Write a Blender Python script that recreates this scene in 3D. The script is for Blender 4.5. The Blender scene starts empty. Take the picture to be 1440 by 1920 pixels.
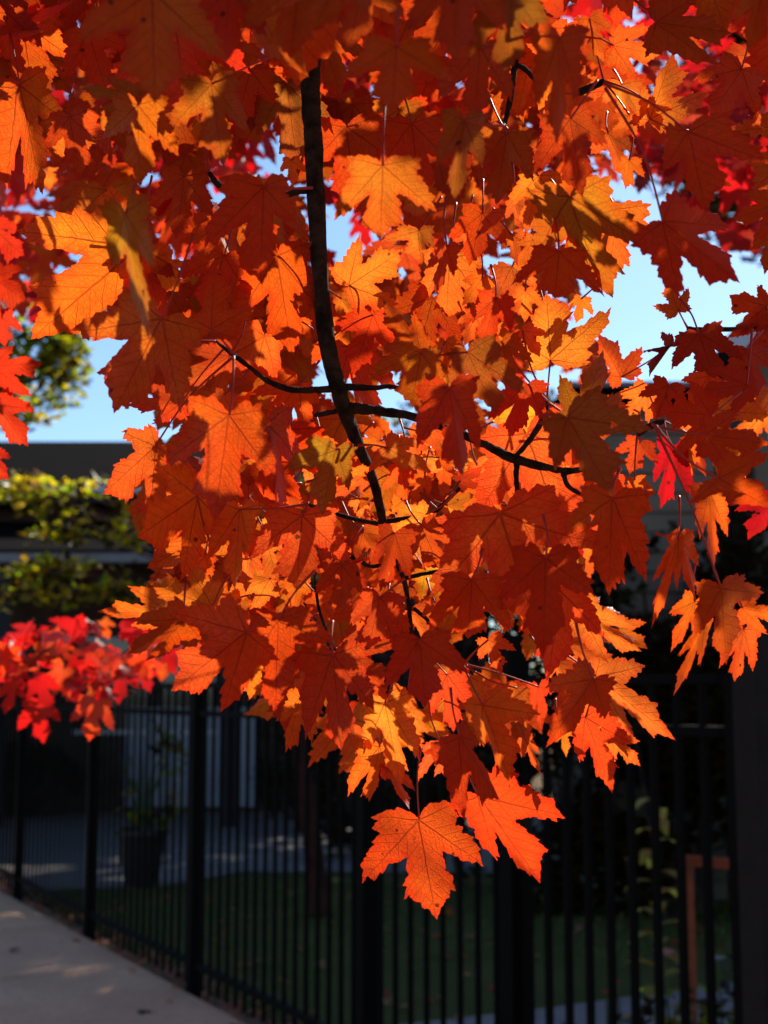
import bpy, bmesh, math, random
from mathutils import Vector, Matrix, noise
from mathutils.geometry import delaunay_2d_cdt

scene = bpy.context.scene
col = scene.collection
R = math.radians
rnd = random.Random(7)

# ------------------------------------------------------------------ camera
F = 2600.0
EYE = 1.5
PITCH = math.atan(340 / F)
cam_d = bpy.data.cameras.new('camera')
cam = bpy.data.objects.new('camera', cam_d)
col.objects.link(cam)
cam.location = (0, 0, EYE)
cam.rotation_euler = (R(90) + PITCH, 0, 0)
cam_d.sensor_fit = 'VERTICAL'
cam_d.sensor_height = 36
cam_d.lens = F / 1920 * 36
cam_d.clip_start = 0.02
cam_d.clip_end = 2000
cam_d.dof.use_dof = True
cam_d.dof.focus_distance = 0.93
cam_d.dof.aperture_fstop = 11.0
scene.camera = cam
CP, SP = math.cos(PITCH), math.sin(PITCH)


def up(px, py, d):
    """a point seen at (px, py) of the 1440x1920 photo, d metres along the view axis"""
    x = (px - 720) / F * d
    y = (960 - py) / F * d
    return Vector((x, CP * d - SP * y, EYE + SP * d + CP * y))


def at(px, py, Y):
    """point at world distance Y"""
    y = (960 - py) / F
    d = Y / (CP - SP * y)
    return up(px, py, d)


def project(P):
    q = P - Vector((0, 0, EYE))
    dd = q.y * CP + q.z * SP
    yy = -q.y * SP + q.z * CP
    return 720 + q.x / dd * F, 960 - yy / dd * F


# ------------------------------------------------------------------ light
EL, AZ = R(38), R(34)
SUN = Vector((math.sin(AZ) * math.cos(EL), math.cos(AZ) * math.cos(EL), math.sin(EL)))
sd = bpy.data.lights.new('sun', 'SUN')
sd.energy = 5.0
sd.angle = R(0.5)
sd.color = (1.0, 0.93, 0.82)
so = bpy.data.objects.new('sun', sd)
col.objects.link(so)
so.rotation_euler = (-SUN).to_track_quat('-Z', 'Y').to_euler()
so.location = (0, 0, 30)
w = bpy.data.worlds.new('World')
scene.world = w
w.use_nodes = True
nt = w.node_tree
bg = nt.nodes['Background']
sky = nt.nodes.new('ShaderNodeTexSky')
sky.sky_type = 'NISHITA'
sky.sun_disc = False
sky.sun_elevation = EL
sky.sun_rotation = AZ
sky.air_density = 1.0
sky.dust_density = 0.5
sky.ozone_density = 1.6
tnt = nt.nodes.new('ShaderNodeMix')
tnt.data_type = 'RGBA'
tnt.blend_type = 'MULTIPLY'
tnt.inputs[0].default_value = 1
tnt.inputs[7].default_value = (.77, .92, 1.08, 1)
nt.links.new(sky.outputs[0], tnt.inputs[6])
nt.links.new(tnt.outputs[2], bg.inputs[0])
bg.inputs[1].default_value = 0.098
scene.view_settings.view_transform = 'Standard'
scene.view_settings.look = 'None'
scene.view_settings.exposure = 0.75
scene.view_settings.gamma = 1
scene.render.engine = 'CYCLES'
scene.cycles.max_bounces = 10
scene.cycles.diffuse_bounces = 5
scene.cycles.transmission_bounces = 6
scene.cycles.sample_clamp_indirect = 6


# ------------------------------------------------------------------ materials
class N:
    """tiny expression helper for shader nodes"""
    def __init__(s, mat):
        s.t = mat.node_tree
        s.n = s.t.nodes

    def new(s, kind, **kw):
        n = s.n.new(kind)
        for k, v in kw.items():
            setattr(n, k, v)
        return n

    def link(s, a, b):
        s.t.links.new(a, b)

    def m(s, op, a, b=None, c=None, clamp=False):
        n = s.n.new('ShaderNodeMath')
        n.operation = op
        n.use_clamp = clamp
        for i, v in enumerate((a, b, c)):
            if v is None:
                continue
            if isinstance(v, (int, float)):
                n.inputs[i].default_value = v
            else:
                s.t.links.new(v, n.inputs[i])
        return n.outputs[0]

    def mix(s, fac, a, b, mode='MIX'):
        n = s.n.new('ShaderNodeMix')
        n.data_type = 'RGBA'
        n.blend_type = mode
        for i, v in ((0, fac), (6, a), (7, b)):
            if isinstance(v, (int, float)):
                n.inputs[i].default_value = v
            elif isinstance(v, tuple):
                n.inputs[i].default_value = (*v, 1)
            else:
                s.t.links.new(v, n.inputs[i])
        return n.outputs[2]

    def noise(s, scale, detail=3, rough=0.55, vec=None):
        n = s.n.new('ShaderNodeTexNoise')
        n.inputs['Scale'].default_value = scale
        n.inputs['Detail'].default_value = detail
        n.inputs['Roughness'].default_value = rough
        if vec is not None:
            s.t.links.new(vec, n.inputs['Vector'])
        return n.outputs['Fac']

    def ramp(s, fac, lo, hi, a=0.0, b=1.0):
        n = s.n.new('ShaderNodeMapRange')
        n.interpolation_type = 'SMOOTHSTEP'
        for i, v in enumerate((fac, lo, hi, a, b)):
            if isinstance(v, (int, float)):
                n.inputs[i].default_value = v
            else:
                s.t.links.new(v, n.inputs[i])
        return n.outputs[0]


def newmat(name):
    m = bpy.data.materials.new(name)
    m.use_nodes = True
    for n in list(m.node_tree.nodes):
        m.node_tree.nodes.remove(n)
    return m


def leaf_material(name, veins=True, gloss=0.32, tw=0.70):
    m = newmat(name)
    e = N(m)
    out = e.new('ShaderNodeOutputMaterial')
    at_ = e.new('ShaderNodeAttribute', attribute_name='tint')
    tint = at_.outputs['Color']
    tc = e.new('ShaderNodeTexCoord')
    pos = tc.outputs['Object']
    if veins:
        uv = e.new('ShaderNodeUVMap', uv_map='UVMap').outputs[0]
        # wobble so that no vein is ruler-straight
        nz = e.new('ShaderNodeTexNoise')
        nz.inputs['Scale'].default_value = 5
        e.link(uv, nz.inputs['Vector'])
        sub = e.new('ShaderNodeVectorMath', operation='SUBTRACT')
        e.link(nz.outputs['Color'], sub.inputs[0])
        sub.inputs[1].default_value = (0.5, 0.5, 0.5)
        sc = e.new('ShaderNodeVectorMath', operation='SCALE')
        e.link(sub.outputs[0], sc.inputs[0])
        sc.inputs['Scale'].default_value = 0.035
        ad = e.new('ShaderNodeVectorMath', operation='ADD')
        e.link(uv, ad.inputs[0])
        e.link(sc.outputs[0], ad.inputs[1])
        sp = e.new('ShaderNodeSeparateXYZ')
        e.link(ad.outputs[0], sp.inputs[0])
        x = e.m('ABSOLUTE', sp.outputs[0])
        y = sp.outputs[1]
        th = e.m('ARCTAN2', x, y)
        total = None
        for a, ln, lo, hi, k, wd in ((0, 1.0, -1, 27, 8.0, .0105), (51.8, .84, 27, 82, 8.5, .009), (105, .46, 82, 181, 9.5, .007)):
            s_, c_ = math.sin(R(a)), math.cos(R(a))
            u = e.m('ADD', e.m('MULTIPLY', x, s_), e.m('MULTIPLY', y, c_))
            v = e.m('ABSOLUTE', e.m('SUBTRACT', e.m('MULTIPLY', x, c_), e.m('MULTIPLY', y, s_)))
            wdt = e.m('MULTIPLY', e.m('SUBTRACT', 1.15, e.m('DIVIDE', u, ln)), wd)
            main = e.ramp(v, e.m('MULTIPLY', wdt, .5), e.m('MULTIPLY', wdt, 1.25), 1, 0)
            main = e.m('MULTIPLY', main, e.m('GREATER_THAN', u, 0.0))
            ph = e.m('FRACT', e.m('MULTIPLY', e.m('SUBTRACT', u, e.m('MULTIPLY', v, 1.0)), k))
            ph = e.m('ABSOLUTE', e.m('SUBTRACT', ph, 0.5))
            sec = e.ramp(ph, 0.025, 0.07, 0.42, 0)
            ins = e.m('MULTIPLY', e.m('GREATER_THAN', th, R(lo)), e.m('LESS_THAN', th, R(hi)))
            sec = e.m('MULTIPLY', sec, ins)
            sec = e.m('MULTIPLY', sec, e.m('GREATER_THAN', e.m('SUBTRACT', u, v), 0.06))
            both = e.m('MAXIMUM', main, sec)
            total = both if total is None else e.m('MAXIMUM', total, both)
        vo = e.new('ShaderNodeTexVoronoi', feature='DISTANCE_TO_EDGE')
        vo.inputs['Scale'].default_value = 24
        e.link(ad.outputs[0], vo.inputs['Vector'])
        ret = e.ramp(vo.outputs['Distance'], 0.0, 0.09, 0.16, 0)
        total = e.m('MAXIMUM', total, ret)
        vein = total
    n1 = e.noise(38, 5, 0.6, pos)
    n2 = e.noise(160, 3, 0.6, pos)
    n3 = e.noise(14, 2, 0.5, pos)
    c = e.mix(e.ramp(n1, .35, .72, 0, .6), tint, e.mix(1.0, tint, (1.0, 1.55, 1.2), 'MULTIPLY'))
    c = e.mix(e.ramp(n3, .42, .62, 0, .75), c, e.mix(1.0, tint, (1.0, .62, .8), 'MULTIPLY'))
    c = e.mix(e.ramp(n2, .3, .7, 0, .22), c, (0.25, .03, .005))
    # sparse dark specks of age
    vs = e.new('ShaderNodeTexVoronoi', feature='F1')
    vs.inputs['Scale'].default_value = 75
    e.link(pos, vs.inputs['Vector'])
    spc = e.new('ShaderNodeSeparateXYZ')
    e.link(vs.outputs['Color'], spc.inputs[0])
    rare = e.m('GREATER_THAN', spc.outputs[0], 0.74)
    speck = e.m('MULTIPLY', e.ramp(vs.outputs['Distance'], e.m('MULTIPLY', spc.outputs[1], .10), e.m('MULTIPLY_ADD', spc.outputs[1], .10, .07), .8, 0), rare)
    c = e.mix(speck, c, (0.05, .012, .004))
    if veins:
        c = e.mix(e.m('MULTIPLY', vein, .62), c, (0.22, .018, .006))
    tr = e.new('ShaderNodeBsdfTranslucent')
    e.link(c, tr.inputs[0])
    df = e.new('ShaderNodeBsdfDiffuse')
    dc = e.mix(1.0, c, (.6, .45, .2), 'MULTIPLY')
    e.link(dc, df.inputs[0])
    mx = e.new('ShaderNodeMixShader')
    mx.inputs[0].default_value = tw
    e.link(df.outputs[0], mx.inputs[1])
    e.link(tr.outputs[0], mx.inputs[2])
    gl = e.new('ShaderNodeBsdfGlossy')
    gl.inputs['Roughness'].default_value = 0.42
    fr = e.new('ShaderNodeFresnel')
    fr.inputs[0].default_value = 1.42
    mg = e.new('ShaderNodeMixShader')
    e.link(e.m('MINIMUM', e.m('MULTIPLY', fr.outputs[0], gloss), .05), mg.inputs[0])
    e.link(mx.outputs[0], mg.inputs[1])
    e.link(gl.outputs[0], mg.inputs[2])
    if veins:
        bp = e.new('ShaderNodeBump')
        bp.inputs['Strength'].default_value = .8
        bp.inputs['Distance'].default_value = .0022
        e.link(e.m('SUBTRACT', e.m('MULTIPLY', n1, .8), vein), bp.inputs['Height'])
        for b in (df, gl, tr):
            e.link(bp.outputs[0], b.inputs['Normal'])
    e.link(mg.outputs[0], out.inputs[0])
    return m


def pbr(name, color, rough=.8, spec=.3, var=.25, scale=6, c2=None, bump=.0, metal=0, detail=5):
    m = newmat(name)
    e = N(m)
    out = e.new('ShaderNodeOutputMaterial')
    b = e.new('ShaderNodeBsdfPrincipled')
    pos = e.new('ShaderNodeTexCoord').outputs['Object']
    n = e.noise(scale, detail, .6, pos)
    c2 = c2 or tuple(v * (1 - var) for v in color)
    e.link(e.mix(e.ramp(n, .3, .7), color, c2), b.inputs['Base Color'])
    b.inputs['Roughness'].default_value = rough
    b.inputs['Specular IOR Level'].default_value = spec
    b.inputs['Metallic'].default_value = metal
    if bump:
        bp = e.new('ShaderNodeBump')
        bp.inputs['Distance'].default_value = bump
        e.link(e.noise(scale * 6, 5, .65, pos), bp.inputs['Height'])
        e.link(bp.outputs[0], b.inputs['Normal'])
    e.link(b.outputs[0], out.inputs[0])
    return m


M = {}
M['leaf'] = leaf_material('maple_leaf')
M['leaf_far'] = leaf_material('maple_leaf_far', veins=False, gloss=1.0)
M['bark'] = pbr('twig_bark', (.085, .048, .030), .9, .12, scale=90, c2=(.014, .008, .005), bump=.006)
M['twig'] = pbr('young_twig', (.07, .03, .022), .6, .4, scale=90, c2=(.03, .012, .01), bump=.001)
M['petiole'] = pbr('petiole', (.45, .025, .012), .5, .25, scale=40, c2=(.28, .015, .008))
M['bark_big'] = pbr('trunk_bark', (.10, .07, .05), .95, .1, scale=8, c2=(.03, .022, .018), bump=.03)
M['bark_red'] = pbr('reddish_bark', (.10, .035, .022), .9, .1, scale=8, c2=(.04, .018, .012), bump=.02)
M['black_metal'] = pbr('black_powder_coat', (.0045, .0038, .0032), .65, .05, scale=20)
M['dark_metal'] = pbr('gate_metal', (.020, .017, .014), .6, .08, scale=20)
M['rust'] = pbr('rusty_iron', (.38, .085, .03), .8, .2, scale=14, c2=(.2, .05, .02), bump=.004)
M['soffit'] = pbr('dark_trim', (.035, .032, .034), .6, .3, scale=4)
M['old_gutter'] = pbr('grey_gutter', (.22, .22, .23), .5, .3, scale=3, var=.2)
M['gutter'] = pbr('pale_gutter', (.62, .63, .64), .5, .4, scale=3, var=.12)
M['siding'] = pbr('grey_siding', (.22, .18, .125), .8, .2, scale=3, var=.2)
M['stucco'] = pbr('dark_brick_wall', (.09, .06, .05), .9, .1, scale=5, c2=(.055, .036, .03), bump=.01)
M['glass'] = pbr('window_glass', (.02, .03, .04), .08, .8, scale=2)
M['pale_door'] = pbr('pale_door_paint', (.34, .37, .42), .5, .3, scale=2, var=.15)
M['pot'] = pbr('dark_glazed_pot', (.02, .018, .02), .35, .5, scale=8)
M['soil'] = pbr('soil', (.05, .035, .025), 1, .1, scale=20, bump=.02)
M['stem'] = pbr('green_stem', (.07, .11, .03), .6, .3, scale=12)


def roof_material():
    m = newmat('brown_shingle')
    e = N(m)
    out = e.new('ShaderNodeOutputMaterial')
    b = e.new('ShaderNodeBsdfPrincipled')
    pos = e.new('ShaderNodeTexCoord').outputs['Object']
    br = e.new('ShaderNodeTexBrick')
    br.inputs['Scale'].default_value = 3.0
    br.inputs['Color1'].default_value = (.006, .0045, .0045, 1)
    br.inputs['Color2'].default_value = (.0045, .0035, .0035, 1)
    br.inputs['Mortar'].default_value = (.005, .005, .005, 1)
    br.inputs['Mortar Size'].default_value = .015
    e.link(pos, br.inputs[0])
    e.link(e.mix(e.ramp(e.noise(4, 4, .6, pos), .3, .7, 0, .4), br.outputs[0], (.010, .0075, .007)), b.inputs[0])
    b.inputs['Roughness'].default_value = 1.0
    b.inputs['Specular IOR Level'].default_value = .02
    e.link(b.outputs[0], out.inputs[0])
    return m


M['roof'] = roof_material()


def ground_material(name, a, b_, c, s1, s2, bump, rough=.95):
    m = newmat(name)
    e = N(m)
    out = e.new('ShaderNodeOutputMaterial')
    b = e.new('ShaderNodeBsdfPrincipled')
    pos = e.new('ShaderNodeTexCoord').outputs['Object']
    x = e.mix(e.ramp(e.noise(s1, 5, .6, pos), .35, .65), a, b_)
    x = e.mix(e.ramp(e.noise(s2, 3, .6, pos), .45, .75, 0, .7), x, c)
    e.link(x, b.inputs[0])
    b.inputs['Roughness'].default_value = rough
    b.inputs['Specular IOR Level'].default_value = .1
    bp = e.new('ShaderNodeBump')
    bp.inputs['Distance'].default_value = bump
    e.link(e.noise(s2 * 2, 4, .7, pos), bp.inputs['Height'])
    e.link(bp.outputs[0], b.inputs['Normal'])
    e.link(b.outputs[0], out.inputs[0])
    return m


M['lawn'] = ground_material('lawn', (.062, .078, .016), (.090, .086, .024), (.042, .048, .012), 1.5, 30, .02)
M['soil_strip'] = ground_material('leafy_soil', (.20, .13, .07), (.28, .18, .10), (.08, .05, .03), 6, 40, .02)
M['pavement'] = ground_material('concrete_pavement', (.64, .385, .235), (.54, .32, .19), (.44, .25, .15), 1.2, 25, .003)
M['driveway'] = ground_material('pale_driveway', (.22, .20, .185), (.19, .172, .16), (.15, .138, .13), .8, 15, .004)
M['grass'] = pbr('grass_blade', (.08, .125, .026), .8, .1, scale=3, c2=(.11, .125, .032))

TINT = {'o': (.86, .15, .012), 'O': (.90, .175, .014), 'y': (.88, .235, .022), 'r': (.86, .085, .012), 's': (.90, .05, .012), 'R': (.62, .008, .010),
        'b': (.56, .125, .008), 'B': (.42, .15, .010), 'd': (.64, .075, .006), 'm': (.36, .035, .016), 'g': (.85, .55, .04)}  # sun and shade in the colour: O for lit leaves, b and B darkened


EDGE = set()


# ------------------------------------------------------------------ object helpers
def tag(o, label=None, cat=None, group=None, kind=None):
    if label: o['label'] = label
    if cat: o['category'] = cat
    if group: o['group'] = group
    if kind: o['kind'] = kind
    return o


def link(o, parent=None):
    col.objects.link(o)
    if parent is not None:
        o.parent = parent
        o.matrix_parent_inverse = Matrix.Translation(-parent.location)
    return o


def empty(name, loc, label, cat, group=None):
    o = bpy.data.objects.new(name, None)
    o.empty_display_size = .1
    o.location = loc
    col.objects.link(o)
    return tag(o, label, cat, group)


class MB:
    def __init__(s):
        s.v, s.f, s.uv, s.tint = [], [], [], []
        s.smooth = False

    def add(s, vs, fs, uvs=None, tint=None):
        b = len(s.v)
        s.v += [tuple(p) for p in vs]
        s.f += [tuple(i + b for i in f) for f in fs]
        if uvs is not None: s.uv += uvs
        if tint is not None:
            if uvs is not None and len(uvs) > 12:
                red, g0 = (1.0, .66, .8), 1.0 + .35 * ((len(s.v) * 7919) % 100) / 100
                for (x, y) in uvs:
                    if (round(x, 4), round(y, 4)) in EDGE: s.tint.append(tuple(a * b for a, b in zip(tint, red)))
                    else:
                        k = 1 + (g0 - 1) * max(0, 1 - math.hypot(x, y - .25) / .4)
                        s.tint.append((tint[0], tint[1] * k, tint[2] * k))
            else:
                s.tint += [tint] * len(vs)

    def box(s, a, b, mat=None):
        x0, y0, z0 = a
        x1, y1, z1 = b
        vs = [Vector(p) for p in ((x0, y0, z0), (x1, y0, z0), (x1, y1, z0), (x0, y1, z0), (x0, y0, z1), (x1, y0, z1), (x1, y1, z1), (x0, y1, z1))]
        if mat is not None: vs = [mat @ v for v in vs]
        s.add(vs, [(0, 3, 2, 1), (4, 5, 6, 7), (0, 1, 5, 4), (1, 2, 6, 5), (2, 3, 7, 6), (3, 0, 4, 7)])

    def bar(s, p, q, wx, wy):
        """a square bar from p to q"""
        p, q = Vector(p), Vector(q)
        d = (q - p)
        L = d.length
        z = d.normalized()
        ref = Vector((0, 0, 1)) if abs(z.z) < .9 else Vector((0.46, -0.888, 0))
        x = ref.cross(z).normalized()
        y = z.cross(x)
        m = Matrix.Translation(p) @ Matrix((x, y, z)).transposed().to_4x4()
        s.box((-wx / 2, -wy / 2, 0), (wx / 2, wy / 2, L), m)

    def tube(s, pts, rad, n=8, bump=0.0, seed=0, sub=5):
        P = [Vector(p) for p in pts]
        Q, RR = [], []
        for i in range(len(P) - 1):
            p0, p1, p2, p3 = P[max(i - 1, 0)], P[i], P[i + 1], P[min(i + 2, len(P) - 1)]
            for k in range(sub):
                t = k / sub
                Q.append(.5 * ((2 * p1) + (p2 - p0) * t + (2 * p0 - 5 * p1 + 4 * p2 - p3) * t * t + (3 * p1 - p0 - 3 * p2 + p3) * t ** 3))
                RR.append(rad[i] * (1 - t) + rad[i + 1] * t)
        Q.append(P[-1])
        RR.append(rad[-1])
        vs, fs = [], []
        ref = Vector((.3, .9, .2))
        for i, (q, r) in enumerate(zip(Q, RR)):
            d = (Q[min(i + 1, len(Q) - 1)] - Q[max(i - 1, 0)]).normalized()
            a = d.cross(ref)
            if a.length < .01: a = d.cross(Vector((1, 0, 0)))
            a.normalize()
            b = d.cross(a)
            for k in range(n):
                t = 2 * math.pi * k / n
                rr = r
                if bump:
                    rr = r * (1 + bump * noise.noise(Vector((q.x, q.y, q.z)) * (1.2 / max(r, .001)) * .35 + Vector((k * .9 + seed, 0, 0))))
                vs.append(q + (a * math.cos(t) + b * math.sin(t)) * rr)
        for i in range(len(Q) - 1):
            for k in range(n):
                k2 = (k + 1) % n
                fs.append((i * n + k, i * n + k2, (i + 1) * n + k2, (i + 1) * n + k))
        fs.append(tuple(range(n))[::-1])
        fs.append(tuple((len(Q) - 1) * n + k for k in range(n)))
        s.add(vs, fs)

    def build(s, name, mat, parent=None, origin=None, smooth=False, fixn=False):
        me = bpy.data.meshes.new(name)
        o = origin if origin is not None else (Vector(s.v[0]) if parent is not None and s.v else Vector((0, 0, 0)))
        o = Vector(o)
        me.from_pydata([tuple(Vector(p) - o) for p in s.v], [], s.f)
        if s.uv:
            ul = me.uv_layers.new(name='UVMap')
            idx = [0] * len(me.loops)
            me.loops.foreach_get('vertex_index', idx)
            flat = []
            for i in idx: flat += s.uv[i]
            ul.data.foreach_set('uv', flat)
        if s.tint:
            at_ = me.color_attributes.new('tint', 'FLOAT_COLOR', 'POINT')
            flat = []
            for t in s.tint: flat += (t[0], t[1], t[2], 1.0)
            at_.data.foreach_set('color', flat)
        if smooth: me.polygons.foreach_set('use_smooth', [True] * len(me.polygons))
        me.materials.append(mat)
        me.update()
        ob = bpy.data.objects.new(name, me)
        ob.location = o
        return link(ob, parent)


# ------------------------------------------------------------------ the maple leaf
HALF = [(0.05, -0.07), (0.13, -0.13), (0.20, -0.15), (0.245, -0.12), (0.31, -0.165), (0.355, -0.12), (0.45, -0.12),
        (0.415, -0.05), (0.455, 0.01), (0.405, 0.05), (0.40, 0.095), (0.49, 0.13), (0.475, 0.175), (0.565, 0.23), (0.545, 0.28),
        (0.635, 0.345), (0.605, 0.39), (0.66, 0.52), (0.575, 0.48), (0.54, 0.51), (0.475, 0.455), (0.44, 0.475), (0.355, 0.39),
        (0.29, 0.38), (0.195, 0.335), (0.185, 0.39), (0.225, 0.46), (0.205, 0.51), (0.27, 0.60), (0.245, 0.64), (0.30, 0.735), (0.215, 0.73),
        (0.185, 0.78), (0.13, 0.795), (0.11, 0.86), (0.06, 0.89)]


def leaf_outline(r, fine=True, wid=1.0):
    sides = []
    j = .020
    for sgn in (1, -1):
        dv = [(x + r.uniform(-j, j), y + r.uniform(-j, j)) for x, y in HALF]
        # a little serration on the long edges
        pts = []
        prev = (0, 0)
        for p in dv + [(0, 1.0)]:
            dx, dy = p[0] - prev[0], p[1] - prev[1]
            L = math.hypot(dx, dy)
            if fine and L > .062:
                t = r.uniform(.40, .55)
                s_ = r.uniform(.004, .013)
                qx, qy = prev[0] + dx * t, prev[1] + dy * t
                pts.append((qx + dy / L * s_, qy - dx / L * s_))
                pts.append((qx + dx * .10 - dy / L * .001, qy + dy * .10 + dx / L * .001))
            if p != (0, 1.0): pts.append(p)
            prev = p
        sides.append([(sgn * x * wid, y) for x, y in pts])
    return [(0, 0)] + sides[0] + [(0, 1.0)] + sides[1][::-1]


def inside(poly, x, y):
    c = False
    n = len(poly)
    for i in range(n):
        x1, y1 = poly[i]
        x2, y2 = poly[i - 1]
        if (y1 > y) != (y2 > y) and x < (x2 - x1) * (y - y1) / (y2 - y1) + x1: c = not c
    return c


def leaf_template(seed, fine=True, grid=.085):
    r = random.Random(seed)
    ol = leaf_outline(r, fine)
    pts = [Vector(p) for p in ol]
    n = len(pts)
    if grid:
        y = -.2
        k = 0
        while y < 1:
            x = -.7 + (grid / 2 if k % 2 else 0)
            while x < .7:
                if inside(ol, x, y) and min((Vector((x, y)) - p).length for p in pts[:n]) > grid * .45:
                    pts.append(Vector((x, y)))
                x += grid
            y += grid * .87
            k += 1
    v, e, f, _, _, _ = delaunay_2d_cdt(pts, [], [list(range(n))], 1, 1e-6)
    for p in ol[1:]: EDGE.add((round(p[0], 4), round(p[1], 4)))
    return [(p.x, p.y) for p in v], [tuple(q) for q in f]


T_FINE = [leaf_template(100 + i) for i in range(10)]
T_MID = [leaf_template(200 + i, True, .2) for i in range(6)]
T_LOW = [leaf_template(300 + i, False, .3) for i in range(4)]

BT, BR_, BB = Vector((0, 1)), Vector((.66, .52)), Vector((.45, -.12))


def solve(p, a, b):
    det = a.x * b.y - a.y * b.x
    return (p.x * b.y - p.y * b.x) / det, (a.x * p.y - a.y * p.x) / det


def leaf_warp(x, y, T, Rr, Ll, Br, Bl, Dn):
    """piecewise-linear map that carries the lobes of the template to given lobe vectors"""
    s = 1 if x >= 0 else -1
    p = Vector((abs(x), y))
    lat, bas = (Rr, Br) if s > 0 else (Ll, Bl)
    a, b = solve(p, BT, BR_)
    if b >= 0 and a >= 0: return T * a + lat * b
    a, b = solve(p, BR_, BB)
    if a >= 0 and b >= 0: return lat * a + bas * b
    a, b = solve(p, BB, Vector((0, -1)))
    return bas * a + Dn * b


def hero_leaf(mb, J, T, A, B, d, tint, r, narrow=1.0, tmpl=None):
    """leaf with its junction, tip and side-lobe tips at given places, d metres away"""
    J = Vector(J)
    t = Vector(T) - J
    L = t.length
    th = t / L
    ri = Vector((-th.y, th.x))             # template +x  (image y runs down)

    def sim(q):                            # similarity template -> px
        return ri * (q[0] * L * narrow) + th * (q[1] * L)
    defR, defL = sim((.66, .52)), sim((-.66, .52))
    a = Vector(A) - J if A else None
    b = Vector(B) - J if B else None
    lats = [q for q in (a, b) if q is not None]
    Rv, Lv = defR, defL
    if len(lats) == 2:
        lats.sort(key=lambda q: math.atan2(q.dot(ri), q.dot(th)))
        Lv, Rv = lats
    elif len(lats) == 1:
        if lats[0].dot(ri) > 0: Rv = lats[0]
        else: Lv = lats[0]

    def basal(lat, sgn):
        a_, b_ = solve(BB, BT, BR_)
        lin = t * a_ + lat * b_
        si = sim((.45 * sgn, -.12))
        k = min(1.25, max(.45, lat.length / (L * .84)))
        return lin * .25 + si * (.75 * k)
    Br, Bl = basal(Rv, 1), basal(Lv, -1)
    Dn = sim((0, -1))
    Lm = L / F * d
    sx, sy = r.uniform(-.45, .45), r.uniform(-.4, .4)
    fold = r.uniform(-.12, .48)
    droop = r.uniform(-.45, .30)
    tw = r.uniform(-.4, .4)
    curl = r.uniform(-.1, .38)
    wa, wp = r.uniform(.010, .034), r.uniform(0, 6)
    vs2, fs = tmpl or T_FINE[r.randrange(len(T_FINE))]
    out = []
    for x, y in vs2:
        q = leaf_warp(x, y, t, Rv, Lv, Br, Bl, Dn)
        rr = math.hypot(x, y)
        z = sx * x + sy * y + fold * abs(x) + droop * rr * rr + tw * x * y + curl * rr ** 3 * (.5 + .5 * math.cos(5 * math.atan2(x, y) + wp)) \
            + wa * math.sin(9 * x + wp) * math.cos(8 * y + wp) * 1.0
        out.append(up(J.x + q.x, J.y + q.y, d + z * Lm))
    ht = (th.x, th.y)
    if L > 60 and r.random() < .22:                      # an insect hole
        hx, hy = r.choice(((.12, .35), (-.18, .22), (.3, .25), (-.08, .62), (-.33, .3)))
        hole = min(fs, key=lambda f: math.hypot(sum(vs2[i][0] for i in f) / len(f) - hx, sum(vs2[i][1] for i in f) / len(f) - hy))
        fs = [f for f in fs if f != hole]
    mb.add(out, fs, list(vs2), tint)


def free_leaf(mb, P, tdir, nrm, L, tint, r, tmpl):
    t = Vector(tdir).normalized()
    n = Vector(nrm)
    n = (n - t * n.dot(t)).normalized()
    s = t.cross(n)
    fold, droop, tw = r.uniform(-.05, .4), r.uniform(-.45, .3), r.uniform(-.3, .3)
    wd = r.uniform(.8, 1.1)
    vs2, fs = tmpl
    out = []
    for x, y in vs2:
        z = fold * abs(x) + droop * (x * x + y * y) + tw * x * y
        out.append(P + (s * (x * wd) + t * y - n * z) * L)
    mb.add(out, fs, list(vs2), tint)


def jit(c, r, a=.14):
    k = 1 + r.uniform(-a, a)
    return (min(c[0] * k, .95), c[1] * k * (1 + r.uniform(-.25, .3)), c[2] * (1 + r.uniform(-.3, .4)))


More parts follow.
